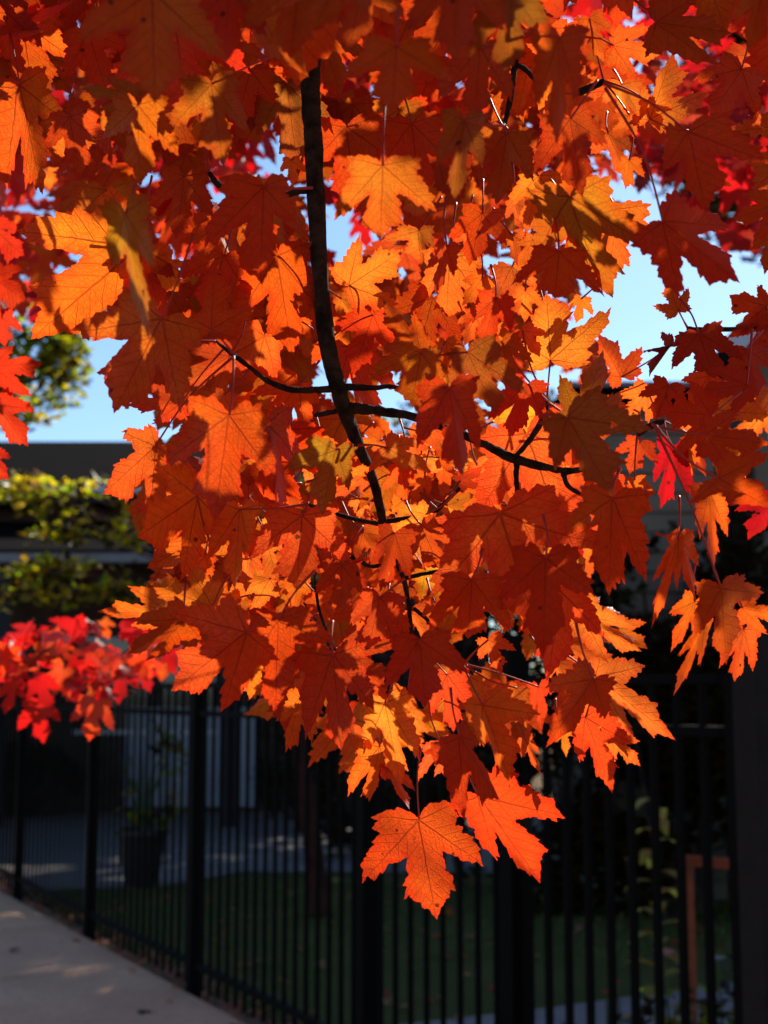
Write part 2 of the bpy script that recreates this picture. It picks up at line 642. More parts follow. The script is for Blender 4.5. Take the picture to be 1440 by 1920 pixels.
# junction, tip, side lobe, side lobe, distance, colour, L lit / D shaded / - either, petiole end, narrowness
LV = [
 ((42,43),(60,162),(-42,118),(182,142),.97,'o','L',(38,-40)),
 ((37,160),(80,366),(12,356),(126,230),.92,'o','L',(18,60)),
 ((88,252),(192,265),(150,236),(150,300),.98,'O','L',None),
 ((90,110),(134,178),(75,170),(140,120),1.10,'o','-',None),
 ((258,185),(150,165),(185,205),(195,143),.76,'B','D',None),
 ((370,190),(284,208),(312,160),(335,222),.86,'y','-',None),
 ((285,-15),(290,195),(140,80),(425,115),.60,'b','D',None),
 ((397,157),(420,315),(318,240),(468,250),.72,'b','D',None),
 ((258,197),(262,352),(192,258),(335,290),.72,'b','D',None),
 ((495,350),(490,526),(382,464),(556,420),.76,'d','D',(585,352)),
 ((538,157),(560,330),(480,255),(625,250),.95,'B','D',None),
 ((743,87),(735,215),(640,150),(845,150),.60,'b','D',None),
 ((650,238),(665,395),(560,330),(765,320),.97,'d','D',(690,222)),
 ((772,232),(788,372),(700,330),(860,320),.86,'d','D',(752,165)),
 ((718,310),(713,452),(628,412),(818,398),.70,'b','D',(722,180)),
 ((870,225),(850,385),(818,310),(905,312),.70,'B','D',None),
 ((1050,70),(1043,274),(1003,205),(1083,190),.63,'d','D',None),
 ((1150,85),(1238,103),(1225,48),(1196,153),.98,'O','L',(1100,48)),
 ((1230,42),(1372,62),(1318,-15),(1345,120),.80,'b','D',(1190,0)),
 ((1218,222),(1262,97),(1205,160),(1330,172),.90,'O','L',(1290,245)),
 ((1452,112),(1352,98),(1378,174),(1385,50),1.02,'r','L',None),
 ((1290,247),(1322,398),(1243,318),(1440,305),.74,'d','D',(1132,156)),
 ((1070,222),(1093,372),(1003,322),(1140,270),.78,'d','D',(1120,150)),
 ((1166,158),(1172,248),(1128,192),(1211,242),.98,'o','L',(1150,130)),
 ((1140,250),(1189,353),(1108,288),(1195,288),.98,'O','L',(1138,210)),
 ((1105,35),(1132,118),(1092,95),(1158,62),.98,'O','L',None),
 ((1430,-20),(1405,95),(1372,38),(1475,60),.68,'d','D',None),
 ((262,462),(58,637),(28,432),(270,660),.84,'O','L',(285,330)),
 ((303,598),(213,776),(133,624),(337,772),.77,'b','D',(362,440)),
 ((235,400),(280,640),(208,500),(292,500),.64,'B','D',None),
 ((395,618),(402,500),(343,585),(480,572),.84,'d','D',(436,662)),
 ((264,475),(315,612),(245,580),(330,520),.90,'d','D',None),
 ((430,668),(342,720),(352,655),(395,752),.98,'o','L',None),
 ((520,480),(550,670),(440,605),(605,590),.88,'d','D',None),
 ((655,535),(757,468),(675,440),(748,572),.88,'O','L',(700,570)),
 ((788,662),(717,560),(775,585),(705,650),.84,'d','D',None),
 ((790,662),(772,765),(690,705),(832,718),.80,'b','D',(830,652)),
 ((843,480),(836,594),(786,576),(930,601),.93,'O','L',(855,380)),
 ((838,462),(816,554),(800,505),(852,520),.84,'d','D',None),
 ((785,432),(790,497),(716,452),(822,480),.98,'O','L',None),
 ((700,590),(660,705),(620,620),(735,670),.97,'r','D',None),
 ((655,650),(700,790),(630,740),(745,735),1.0,'r','D',None),
 ((877,660),(930,775),(843,722),(996,745),.80,'B','D',(785,664)),
 ((843,727),(868,894),(780,840),(900,845),.74,'d','D',None),
 ((1243,415),(1388,531),(1275,563),(1372,425),.74,'d','D',(1135,165)),
 ((1048,472),(1040,560),(958,535),(1133,556),.79,'d','D',(1040,410)),
 ((1072,385),(1085,470),(1035,440),(1129,548),.83,'d','D',None),
 ((1158,392),(1138,532),(1118,448),(1234,476),.88,'O','L',(1135,340)),
 ((1032,675),(1024,549),(952,628),(1147,577),.88,'y','L',(1025,752)),
 ((1272,582),(1250,524),(1223,573),(1291,538),.98,'O','-',(1290,616)),
 ((1438,573),(1367,553),(1365,634),(1421,534),.93,'r','-',None),
 ((1310,625),(1340,710),(1258,692),(1396,676),.88,'m','D',None),
 ((1262,645),(1217,708),(1200,658),(1238,622),.93,'m','D',(1300,618)),
 ((1165,707),(1118,623),(1118,700),(1204,648),.98,'r','L',(1275,635)),
 ((1465,380),(1375,410),(1410,455),(1385,365),.80,'d','D',None),
 ((1455,438),(1433,516),(1408,468),(1480,480),.88,'d','-',None),
 ((430,778),(402,979),(302,872),(518,898),.74,'d','D',(438,668)),
 ((292,835),(192,926),(228,808),(280,985),.88,'O','-',(436,670)),
 ((370,930),(256,1008),(285,860),(340,1090),.84,'o','D',(395,1020)),
 ((400,995),(275,1066),(300,975),(352,1092),.92,'O','L',None),
 ((450,955),(440,1105),(388,1050),(472,1050),.84,'o','D',None),
 ((340,755),(237,760),(270,722),(285,795),.96,'r','-',None),
 ((630,843),(604,967),(530,880),(655,918),.79,'B','-',(660,835)),
 ((727,840),(809,885),(690,885),(790,828),.84,'y','-',None),
 ((790,852),(776,790),(745,808),(803,812),1.0,'O','L',None),
 ((835,872),(817,819),(780,848),(866,865),1.0,'y','L',None),
 ((733,890),(705,975),(668,960),(768,950),.97,'b','D',None),
 ((503,927),(470,952),(478,880),(532,900),1.0,'r','L',(575,945)),
 ((567,967),(556,1108),(455,1050),(658,1053),.85,'o','-',(580,930)),
 ((740,1000),(712,1112),(696,1060),(768,1085),.82,'d','D',None),
 ((790,985),(828,1068),(752,1075),(850,1020),.88,'d','D',None),
 ((880,897),(918,852),(833,882),(930,912),.98,'o','L',(848,930)),
 ((868,925),(905,985),(845,975),(928,945),1.0,'o','L',None),
 ((885,1010),(858,1076),(850,1055),(900,1048),.94,'o','L',(900,960)),
 ((862,1052),(865,1009),(841,1030),(880,1028),1.04,'O','L',None),
 ((1063,783),(1148,931),(1040,880),(1222,806),.71,'B','D',None),
 ((1090,792),(1131,655),(1050,703),(1168,738),.80,'B','-',None),
 ((1108,790),(1164,738),(1118,735),(1208,788),.86,'y','L',None),
 ((1085,790),(1058,877),(1034,830),(1105,862),.94,'O','L',None),
 ((968,850),(1010,957),(962,955),(1048,890),1.0,'O','L',None),
 ((1002,950),(1040,906),(1002,912),(1036,942),1.04,'o','L',None),
 ((1148,935),(1142,1118),(1055,995),(1210,1089),.74,'d','D',(1162,880)),
 ((1262,838),(1238,955),(1224,905),(1294,930),.98,'R','L',None),
 ((1302,820),(1325,896),(1290,875),(1328,850),1.0,'r','L',None),
 ((1348,897),(1442,952),(1289,948),(1445,850),.74,'d','D',(1228,797)),
 ((1325,815),(1446,832),(1385,768),(1372,888),.78,'d','D',(1222,796)),
 ((1333,778),(1243,770),(1290,712),(1262,855),.83,'d','D',(1390,735)),
 ((1400,722),(1312,735),(1330,690),(1370,778),.86,'d','D',None),
 ((1330,922),(1338,1073),(1312,1010),(1364,1005),.84,'O','-',None),
 ((1447,938),(1402,1013),(1377,957),(1470,980),1.04,'R','L',None),
 ((1275,1010),(1303,1122),(1258,1060),(1312,1062),.84,'O','-',(1230,1000)),
 ((1272,1012),(1221,1180),None,None,.83,'o','-',None,.22),
 ((1303,1128),(1257,1224),(1255,1150),(1302,1192),.90,'O','L',None),
 ((1352,1103),(1362,1247),(1302,1192),(1432,1112),.78,'b','D',(1228,800)),
 ((1395,1180),(1377,1279),(1348,1252),(1412,1258),.96,'r','L',None),
 ((1322,1170),(1262,1305),None,None,.84,'o','-',None,.24),
 ((1392,1140),(1462,1155),(1425,1110),(1440,1190),.93,'O','L',None),
 ((1023,1046),(1018,1236),(932,1128),(1117,1115),.73,'d','D',(1018,965)),
 ((1100,1140),(1173,1155),(1125,1118),(1150,1190),.95,'O','L',None),
 ((1092,1152),(1204,1222),(1190,1178),(1140,1242),.91,'y','L',None),
 ((1118,1268),(1267,1388),(1208,1248),(1190,1388),.93,'O','L',None),
 ((1113,1273),(1023,1402),(1020,1288),(1137,1348),.79,'d','D',(1080,1168)),
 ((1098,1345),(1148,1488),(1087,1431),(1184,1395),.86,'r','D',(1115,1275)),
 ((1150,1385),(1201,1437),(1150,1432),(1200,1390),.95,'O','L',None),
 ((1055,1368),(1062,1421),(1041,1392),(1084,1378),.97,'O','L',None),
 ((1010,1288),(1016,1372),(998,1340),(1044,1292),.97,'r','L',None),
 ((985,1388),(1015,1453),(978,1420),(1012,1412),.95,'r','L',None),
 ((545,1092),(500,1158),(478,1110),(565,1150),.98,'O','L',None),
 ((522,1163),(515,1340),(448,1285),(625,1205),.79,'d','D',(590,1070)),
 ((462,1186),(321,1296),(320,1146),(416,1334),.77,'o','D',(495,1160)),
 ((625,1228),(640,1408),(572,1385),(702,1330),.78,'d','D',None),
 ((638,1222),(722,1290),(675,1300),(748,1212),.84,'d','D',None),
 ((787,1200),(797,1328),(723,1291),(880,1264),.74,'d','D',None),
 ((885,1087),(877,1198),(803,1186),(958,1185),.79,'d','D',(905,1030)),
 ((712,1120),(690,1217),(655,1170),(768,1192),.85,'d','D',None),
 ((640,1060),(640,1150),(590,1115),(690,1120),.88,'d','D',None),
 ((960,1120),(945,1190),(915,1150),(985,1170),.96,'O','L',None),
 ((563,1308),(535,1412),(524,1355),(586,1396),.93,'O','L',None),
 ((662,1358),(608,1387),(636,1345),(668,1414),.94,'O','L',None),
 ((722,1318),(752,1476),(684,1408),(788,1425),.86,'y','L',(735,1260)),
 ((712,1400),(692,1504),(652,1493),(728,1455),.885,'O','L',(705,1330)),
 ((728,1440),(768,1518),(716,1460),(778,1482),.885,'O','L',(745,1340)),
 ((838,1265),(850,1373),(808,1342),(893,1339),.95,'r','L',(815,1240)),
 ((768,1335),(803,1374),(768,1378),(798,1342),1.0,'y','L',None),
 ((825,1392),(842,1452),(783,1466),(868,1400),.96,'y','L',(805,1285)),
 ((862,1380),(937,1500),(898,1391),(871,1538),.80,'d','D',(845,1290)),
 ((905,1322),(958,1476),(902,1400),(1012,1340),.81,'o','D',(868,1245)),
 ((897,1493),(1013,1657),(1062,1532),(932,1616),.95,'r','L',(870,1400)),
 ((786,1537),(819,1725),(678,1654),(907,1622),.97,'r','L',(789,1400)),
 ((325,1152),(181,1147),(241,1098),(243,1175),1.0,'O','L',(345,1135)),
 ((345,1162),(236,1228),(248,1165),(272,1240),.80,'d','D',None),
 ((398,1138),(278,1090),(345,1045),(300,1155),.85,'o','-',None),
 ((480,1225),(468,1312),(440,1285),(525,1280),.92,'o','D',None),
 ((505,1085),(420,1120),(438,1070),(468,1152),.94,'O','L',None),
 ((-14,686),(80,680),(60,743),(24,648),1.15,'s','L',None),
 ((-8,758),(53,838),(67,768),(-22,836),1.15,'s','L',None),
 ((-22,846),(16,900),(22,858),(-30,915),1.15,'s','L',None),
 ((-12,520),(48,562),(-4,620),(44,500),1.15,'s','L',None),
 ((-8,430),(46,480),(-20,520),(52,430),1.15,'s','L',None),
 ((-4,590),(10,650),(-40,630),(44,622),1.15,'s','L',None),
 ((1255,722),(1228,790),(1195,745),(1290,765),.93,'d','D',None),
 ((1330,705),(1290,760),(1275,715),(1345,765),.93,'r','D',None),
 ((1215,735),(1165,790),(1150,745),(1215,795),.95,'O','L',None),
 ((1400,655),(1420,745),(1360,715),(1465,700),.90,'d','D',(1430,620)),
 ((1440,600),(1415,668),(1385,630),(1470,640),.93,'d','D',None),
 ((1120,860),(1105,930),(1075,895),(1150,900),.95,'o','-',None),
 ((645,-70),(588,60),(530,15),(690,25),.60,'b','D',None),
 ((560,-30),(545,112),(450,60),(640,50),.62,'b','D',None),
 ((430,-20),(420,120),(350,60),(500,70),.66,'d','D',None),
 ((680,-40),(655,95),(590,60),(760,40),.66,'b','D',None),
 ((860,-50),(850,110),(760,60),(950,60),.6,'b','D',None),
 ((960,-20),(950,140),(880,110),(1030,90),.63,'B','D',None),
 ((900,90),(890,220),(820,190),(960,190),.72,'b','D',None),
 ((600,60),(640,180),(570,150),(690,110),.95,'b','D',None),
 ((470,130),(440,245),(395,190),(520,200),.9,'d','D',None),
 ((345,330),(330,450),(280,390),(400,410),.88,'d','D',None),
 ((165,60),(200,170),(120,150),(240,90),.9,'d','D',None),
 ((950,250),(930,385),(880,340),(1000,340),.84,'b','D',None),
 ((1010,330),(985,440),(950,390),(1060,400),.92,'O','-',None),
 ((905,400),(880,500),(840,450),(950,460),.9,'d','D',None),
 ((130,220),(150,330),(85,280),(215,290),.95,'d','D',None),
 ((420,480),(380,590),(330,520),(470,560),.9,'d','D',None),
 ((1390,130),(1330,220),(1300,150),(1420,220),.86,'d','D',None),
 ((560,720),(500,800),(470,740),(570,820),.92,'o','D',None),
 ((600,820),(560,880),(530,830),(620,880),.96,'o','-',None),
 ((960,500),(985,600),(920,580),(1010,540),.96,'O','L',None),
 ((930,560),(905,650),(870,610),(965,625),.9,'d','D',None),
 ((1090,990),(1075,1060),(1050,1030),(1115,1035),1.0,'R','L',None),
 ((940,640),(960,720),(905,700),(1000,680),.9,'b','D',None),
 ((990,720),(960,820),(915,790),(1020,790),.86,'d','D',None),
 ((1200,830),(1180,890),(1150,850),(1235,870),.95,'r','L',None),
]

# ------------------------------------------------------------------ orange maple: branches hanging before the camera
tree = empty('maple_tree', up(583, -400, .9), 'orange maple whose hanging leafy branches fill the picture in front of the fence', 'tree')
tree_org = tree.location.copy()


def pxtube(mb, pts, bump=.25, n=9, sub=6, seed=0):
    P = [up(p[0], p[1], p[3]) for p in pts]
    rr = [p[2] / F * p[3] for p in pts]
    mb.tube(P, rr, n, bump, seed, sub)


mb = MB()
pxtube(mb, [(575,-500,24,1.0),(583,-200,21,.93),(585,-30,19,.9),(583,60,18.5,.88),(583,170,18,.88),(588,280,17,.88),(593,400,16.5,.88),(600,520,16,.88),(613,640,15.5,.88),
            (632,720,16,.88),(648,775,13.5,.89),(672,835,11,.90),(700,900,9,.91),(720,985,8,.92),(738,1040,6.5,.92),(757,1085,5,.92),(768,1150,4,.92),(775,1230,3,.92)], .22, 16, 8)
mb.build('branch', M['bark'], tree, smooth=True)
TW = [
 [(632,728,8,.88),(590,731,6,.88),(540,729,6,.88),(500,713,5,.88),(470,690,4,.88),(437,665,5,.88),(405,640,2,.9)],
 [(640,725,8,.88),(700,727,5,.88),(735,725,4.5,.88),(790,740,4,.9)],
 [(650,765,12,.89),(700,769,9,.88),(770,780,8.5,.88),(830,800,8,.87),(900,830,8,.86),(970,862,9,.85),(1055,882,6.5,.85),(1098,879,5,.85)],
 [(970,862,6,.85),(968,900,5,.85),(976,945,5,.86),(1000,972,5,.87)],
 [(1055,882,6,.85),(1066,912,4.5,.85),(1100,932,4,.86)],
 [(965,858,5,.85),(985,835,5,.85),(1010,800,6,.86),(1028,755,5,.87)],
 [(650,768,6,.89),(625,772,5,.9),(592,778,5,.92)],
 [(720,978,5,.92),(760,973,5,.92),(810,962,4.5,.92),(842,935,4,.92),(878,898,3,.93)],
 [(722,985,5,.92),(660,972,4,.92),(612,957,4,.92),(575,945,3,.92)],
 [(738,1040,5,.92),(700,1062,4,.92),(655,1042,4,.92)],
 [(757,1085,4.5,.92),(800,1075,4,.92),(855,1067,4,.92)],
 [(775,1140,4,.92),(820,1180,3.2,.92),(870,1245,3,.92)],
 [(584,92,7,.88),(545,98,6,.88),(506,105,5,.88)],
 [(580,355,7,.88),(550,362,6,.88),(520,372,4,.88)],
 [(392,322,4,.88),(405,342,6,.88),(430,360,6,.88),(475,375,4,.9)],
 [(480,-6,8,.85),(520,-3,9,.85),(560,2,6,.86)],
 [(1075,176,7,.86),(1105,165,7.5,.86),(1132,152,6,.86)],
 [(975,60,7,.9),(962,150,6,.9),(956,190,5.5,.9),(946,235,4,.9)],
 [(966,120,5,.9),(985,130,5,.9),(1005,152,4.5,.9),(1024,168,4,.9)],
 [(1500,618,5,.93),(1440,617,5,.93),(1380,617,4.5,.93),(1310,618,5,.93),(1288,615,4,.93)],
 [(1195,815,5,.85),(1222,798,7,.85),(1245,790,4,.85)],
 [(640,1240,3,.9),(600,1150,3,.9),(590,1070,3.5,.92)],
]
for i, t in enumerate(TW):
    mb = MB()
    pxtube(mb, t, .35, 8, 6, i)
    mb.build('twig', M['bark'], tree, smooth=True)

hr_ = random.Random(77)
CORE = [(455,850),(620,830),(760,800),(900,830),(1010,900),(1060,1010),(1010,1110),(900,1100),(800,1180),(640,1130),(520,1090),(430,1060),(400,950)]
pts_ = []
while len(pts_) < 62:
    x, y = hr_.uniform(400, 1070), hr_.uniform(790, 1190)
    if not inside(CORE, x, y) or any((x - a) ** 2 + (y - b) ** 2 < 42 ** 2 for a, b in pts_): continue
    pts_.append((x, y))
    near_stem = min(math.hypot(x - a, y + 25 - b) for a, b in ((672,835),(685,865),(700,900),(710,940),(720,985),(738,1040),(757,1085))) < 48
    L_ = hr_.uniform(48, 92)
    an = hr_.gauss(math.pi / 2, .75)
    tp = (x + math.cos(an) * L_, y + math.sin(an) * L_)
    w1, w2 = hr_.uniform(.35, .85), hr_.uniform(.35, .85)
    la = (x + math.cos(an - hr_.uniform(.6, 1.0)) * L_ * w1, y + math.sin(an - .85) * L_ * w1)
    lb = (x + math.cos(an + hr_.uniform(.6, 1.0)) * L_ * w2, y + math.sin(an + .85) * L_ * w2)
    LV.append(((x, y), tp, la, lb, hr_.uniform(.96, 1.02) if near_stem else hr_.uniform(.83, 1.02), hr_.choice('oOOOyroo'), 'L' if hr_.random() < .8 else '-', (x - math.cos(an) * L_ * .9 + hr_.uniform(-20, 20), y - math.sin(an) * L_ * .9)))
# a few more at the lit lower edges
for x, y, an, L_ in ((700,1290,1.7,62),(915,1200,1.2,70),(970,1290,1.9,60),(1040,1240,1.1,58),(1160,1180,.6,66),(600,1290,2.0,60),(450,1120,2.3,64),(385,1040,2.2,60),(1190,900,1.4,52),(1120,890,1.8,56),
                     (560,600,1.9,60),(640,560,1.0,55),(960,440,1.4,60),(1010,380,.7,55),(870,430,1.3,62),(905,520,2.2,66),(985,545,1.6,60),(1035,600,2.0,58),(925,600,1.0,60),(1060,430,1.2,58),(890,590,1.9,62),(1000,450,2.1,60),(965,380,1.3,58),(1090,560,1.8,48),(835,640,1.4,60),(1180,300,1.7,56),(1215,190,1.2,60),(520,560,1.4,62),(480,420,1.8,56),(545,300,1.5,50),(1080,140,1.5,60),(1290,60,1.2,62),(1180,215,2.2,58),(330,640,2.4,66),(420,740,2.0,60),(980,620,1.0,60)):
    tp = (x + math.cos(an) * L_, y + math.sin(an) * L_)
    LV.append(((x, y), tp, (x + math.cos(an - .85) * L_ * .8, y + math.sin(an - .85) * L_ * .8), (x + math.cos(an + .8) * L_ * .6, y + math.sin(an + .8) * L_ * .6),
               hr_.uniform(.86, .95), hr_.choice('oOO'), 'L', None))
LV.sort(key=lambda l: -(Vector(l[1]) - Vector(l[0])).length)
rest = MB()
rest_pet = MB()
heroes = []


TWP = [(q[0], q[1]) for t in TW for q in t] + [(583,60),(583,170),(588,280),(593,400),(600,520),(613,640),(672,835),(700,900),(720,985),(738,1040),(757,1085),(768,1150),(775,1230)]
TWP += [((a[0] + b[0]) / 2, (a[1] + b[1]) / 2) for t in TW for a, b in zip(t, t[1:])]


def petiole(mb, J, P, d, r):
    J = Vector(J)
    P = Vector(P)
    dd = (P - J)
    L = dd.length
    perp = Vector((-dd.y, dd.x)) / max(L, 1) * L * r.uniform(-.08, .08)
    a, b, c_ = up(J.x, J.y, d - .0015), up(*(J + dd * .5 + perp), d + .004), up(P.x, P.y, d + .015)
    w_ = 1.55 / F * .9
    mb.tube([a, b, c_], [w_ * 1.25, w_, w_ * 1.9], 6, 0, 0, 6)


for i, l in enumerate(LV):
    J, T, A, B, d, tk, flag, P = l[:8]
    nar = l[8] if len(l) > 8 else 1.0
    if flag == 'L' and d < 1.2: d += .05
    r = random.Random(1000 + i)
    tv = Vector(T) - Vector(J)
    Lm = tv.length / F * d
    c = up(*(Vector(J) + tv * .42), d)
    heroes.append((c, Lm * .5 * max(nar, .4), flag))
    if P is None:
        best = min(((math.hypot(J[0] - q[0], J[1] - q[1]), q) for q in TWP), key=lambda z: z[0])
        if 22 < best[0] < 150: P = best[1][:2]
    if P is None:
        ang = r.uniform(-.7, .7)
        v = -tv.normalized()
        v = (v + Vector((0, -.8))).normalized() if v.length else Vector((0, -1))
        v = Vector((v.x * math.cos(ang) - v.y * math.sin(ang), v.x * math.sin(ang) + v.y * math.cos(ang)))
        P = Vector(J) + v * r.uniform(55, 90)
        dp = .03
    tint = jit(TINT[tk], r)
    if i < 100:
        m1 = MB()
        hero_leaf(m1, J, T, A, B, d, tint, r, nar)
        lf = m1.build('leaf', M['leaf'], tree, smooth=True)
        m2 = MB()
        petiole(m2, J, P, d, r)
        pt = m2.build('petiole', M['petiole'], smooth=True)
        pt.location = m2.v[0]
        me = pt.data
        o = Vector(m2.v[0])
        for v in me.vertices: v.co = v.co - o
        pt.parent = lf
        pt.matrix_parent_inverse = Matrix.Translation(-lf.location - tree_org + tree_org)
    else:
        hero_leaf(rest, J, T, A, B, d, tint, r, nar)
        petiole(rest_pet, J, P, d, r)

# ---- the many smaller leaves between and behind them
HULL = [(-90,-60),(-90,350),(60,372),(110,400),(190,480),(200,560),(215,612),(205,700),(240,790),(215,900),(270,985),(278,1080),(240,1150),(300,1190),(335,1270),(420,1320),(540,1380),
        (660,1470),(755,1490),(860,1420),(930,1440),(1000,1410),(1050,1390),(1100,1390),(1140,1420),(1190,1370),(1200,1290),(1150,1230),(1140,1150),(1165,1060),(1200,1010),(1225,930),(1290,880),(1400,940),(1530,940),
        (1530,690),(1440,660),(1400,700),(1300,705),(1220,700),(1165,720),(1120,660),(1085,610),(1075,560),(1130,545),(1190,510),(1232,470),(1300,450),(1385,440),(1400,410),(1530,400),(1530,-60)]
GAPS = [(120,505,34),(75,330,10),(1175,350,38),(1160,320,30),(410,365,24),(322,478,32),(545,345,28),(632,425,45),(660,460,40),(630,132,24),(300,455,25),(410,640,24),(615,745,22),(905,120,3),(740,765,26),
        (925,505,24),(1235,760,0),(600,140,8),(700,190,10),(855,165,12),(650,490,25),(1005,570,0),(1010,310,22),(1010,735,22),(1200,360,25),(1220,395,14),(1170,110,28),(1240,120,22),(1190,30,22),(1290,95,22),(650,1300,24),(915,1230,32),(745,1290,16),
        (1060,60,16),(520,320,20),(500,290,16),(480,130,10),(270,330,12),(130,150,14),(200,100,14),(170,110,12),(600,1120,14),(1225,880,34),(1235,1000,0),(880,990,8),(660,1135,14),(370,850,14),(1420,240,24),(1400,200,20)]


def gap(px, py, R_):
    return any(r_ and (px - x) ** 2 + (py - y) ** 2 < (r_ + R_) ** 2 for x, y, r_ in GAPS)


# points on leaves meant to look sunlit: free leaves shading them are left out
LIT = []
for (c, hr, fl) in heroes:
    if fl == 'L':
        q = random.Random(int(c.x * 1e5))
        for k in range(14):
            LIT.append(c + Vector((q.uniform(-1, 1), q.uniform(-.2, .2), q.uniform(-1, 1))) * hr * .8)
_a = SUN.orthogonal().normalized()
_b = SUN.cross(_a)
LITP = [(p.dot(_a), p.dot(_b), p.dot(SUN)) for p in LIT]


# openings that let single flecks of sun onto the shaded leaves
for x_, y_, d_ in ((735,335,.7),(752,375,.7),(738,400,.7),(990,60,.63),(980,25,.63),(925,110,.6),(938,90,.6),(962,250,.72),(268,215,.72),(352,245,.72),(600,105,.6),(880,360,.7),(560,530,.88),(300,205,.72)):
    for k in range(3):
        p_ = up(x_ + k * 7, y_ + k * 5, d_)
        LITP.append((p_.dot(_a), p_.dot(_b), p_.dot(SUN)))


def shades(P, rad):
    u, v, w_ = P.dot(_a), P.dot(_b), P.dot(SUN)
    n = 0
    for a, b, c in LITP:
        if w_ > c + .01 and (a - u) ** 2 + (b - v) ** 2 < rad * rad: n += 1
    return n


def sunhits(P, rad, flags, slack=.8):
    for c, hr, fl in heroes:
        if fl != flags: continue
        v = P - c
        s_ = v.dot(SUN)
        if s_ > .01 and (v - SUN * s_).length < slack * (hr + rad): return True
    return False


fill = MB()
fr = random.Random(11)


def put_fill(P, L, lit_bias, r, mbx=None, tmpls=None):
    tdir = Vector((r.gauss(0, .55), r.gauss(0, .45), -1 + r.gauss(0, .35)))
    n = Vector((r.gauss(0, .45), -1, r.gauss(.25, .45)))
    tk = r.choice('ooooOOOryryOb' if lit_bias else 'dddobrdob')  # brighter tints where the leaves should look lit, darker ones elsewhere
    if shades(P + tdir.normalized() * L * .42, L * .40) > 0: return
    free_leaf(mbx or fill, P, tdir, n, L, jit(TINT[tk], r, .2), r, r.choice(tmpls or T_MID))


count = 0
placed = []
for k in range(6000):
    px, py = fr.uniform(-90, 1530), fr.uniform(-60, 1480)
    if not inside(HULL, px, py): continue
    d = fr.uniform(.98, 1.45)
    L = fr.uniform(.042, .07)
    Rp = L / d * F * .45
    if gap(px, py, Rp): continue
    cpx, cpy = px, py
    # stay clear of the crown's outline
    if not all(inside(HULL, cpx + ox * Rp, cpy + oy * Rp) for ox, oy in ((1, 0), (-1, 0), (0, 1), (0, -1)) if -60 < cpx + ox * Rp < 1500 and cpy + oy * Rp > -50): continue
    P = up(px, py - Rp, d)
    C_ = up(px, py, d)
    if py > 640 and sunhits(C_, L * .42, '-', .5) and fr.random() < .6: continue
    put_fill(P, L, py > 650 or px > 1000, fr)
    placed.append((C_, L * .42))
    count += 1
    if count > 560: break

for k in range(5000):
    px, py = fr.uniform(150, 1120), fr.uniform(-40, 720)
    d = fr.uniform(1.05, 2.3)
    L = fr.uniform(.055, .08)
    Rp = L / d * F * .45
    if not inside(HULL, px, py) or gap(px, py, Rp * .8): continue
    if not all(inside(HULL, px + ox * Rp, py + oy * Rp) for ox, oy in ((1, 0), (-1, 0), (0, 1)) if py + oy * Rp > -50): continue
    n0 = len(fill.v)
    put_fill(up(px, py - Rp, d), L, py > 400, fr)
    if len(fill.v) > n0: placed.append((up(px, py, d), L * .42)); count += 1
    if count > 900: break

# leaves added sunward of the dark ones to shade them
r_need = random.Random(4)
for c, hr, fl in list(heroes):
    if fl != 'D': continue
    need = (3 if hr > .03 else 2) if project(c)[1] < 480 else (2 if r_need.random() < .45 else 1)
    got = sum(1 for P, rr in placed if (P - c).dot(SUN) > .03 and ((P - c) - SUN * (P - c).dot(SUN)).length < hr * .9)
    tries = 0
    while got < need and tries < 60:
        tries += 1
        s_ = fr.uniform(.05, .9)
        off = Vector((fr.uniform(-1, 1), fr.uniform(-1, 1), fr.uniform(-1, 1))) * hr * .75
        P = c + SUN * s_ + off
        px, py = project(P)
        L = fr.uniform(.055, .078)
        dd = P.y
        Rp = L / dd * F * .42
        vis = -80 < px < 1520 and py > -80
        if vis and (not inside(HULL, px, py) or gap(px, py, Rp * .9)): continue
        if vis and not all(inside(HULL, px + ox * Rp, py + oy * Rp) for ox, oy in ((1, 0), (-1, 0), (0, 1), (0, -1)) if -60 < px + ox * Rp < 1500 and py + oy * Rp > -50): continue
        if shades(P, L * .45) > 0: continue
        # leaf turned square to the sun
        tdir = Vector((fr.gauss(0, .4), fr.gauss(0, .4), -1))
        n = SUN * -1 + Vector((fr.gauss(0, .3), fr.gauss(0, .3), fr.gauss(0, .3)))
        t_ = tdir.normalized()
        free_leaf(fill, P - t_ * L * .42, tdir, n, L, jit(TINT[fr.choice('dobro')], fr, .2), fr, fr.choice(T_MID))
        placed.append((P, L * .42))
        got += 1

# the same branch goes on above the frame
for k in range(620):
    px, py, d = fr.uniform(-500, 2300), fr.uniform(-1500, -60), fr.uniform(.8, 2.0)
    P = up(px, py, d)
    L = fr.uniform(.05, .08)
    spx, spy = project(P - SUN * ((P.y - .93) / SUN.y)) if P.y > 1.0 else (px, py)
    if spy > 560 and fr.random() < .85: continue
    put_fill(P, L, False, fr, tmpls=T_LOW)

# unseen leaves added over the camera to dim the skylight
for k in range(1300):
    P = Vector((fr.uniform(-1.9, 1.9), fr.uniform(-2.2, 1.3), fr.uniform(2.35, 3.3)))
    if P.y > 0 and (P.z - .12 - EYE) / P.y < .62: continue
    put_fill(P, fr.uniform(.07, .10), False, fr, tmpls=T_LOW)

nb = len(rest.v)
rest.v += fill.v
rest.f += [tuple(i + nb for i in f) for f in fill.f]
rest.uv += fill.uv
rest.tint += fill.tint
fo = rest.build('foliage', M['leaf'], tree, smooth=True)
tag(fo, 'the many smaller orange leaves between and behind the large ones', kind='stuff')
rest_pet.build('petiole_cluster', M['petiole'], tree, smooth=True)['kind'] = 'stuff'

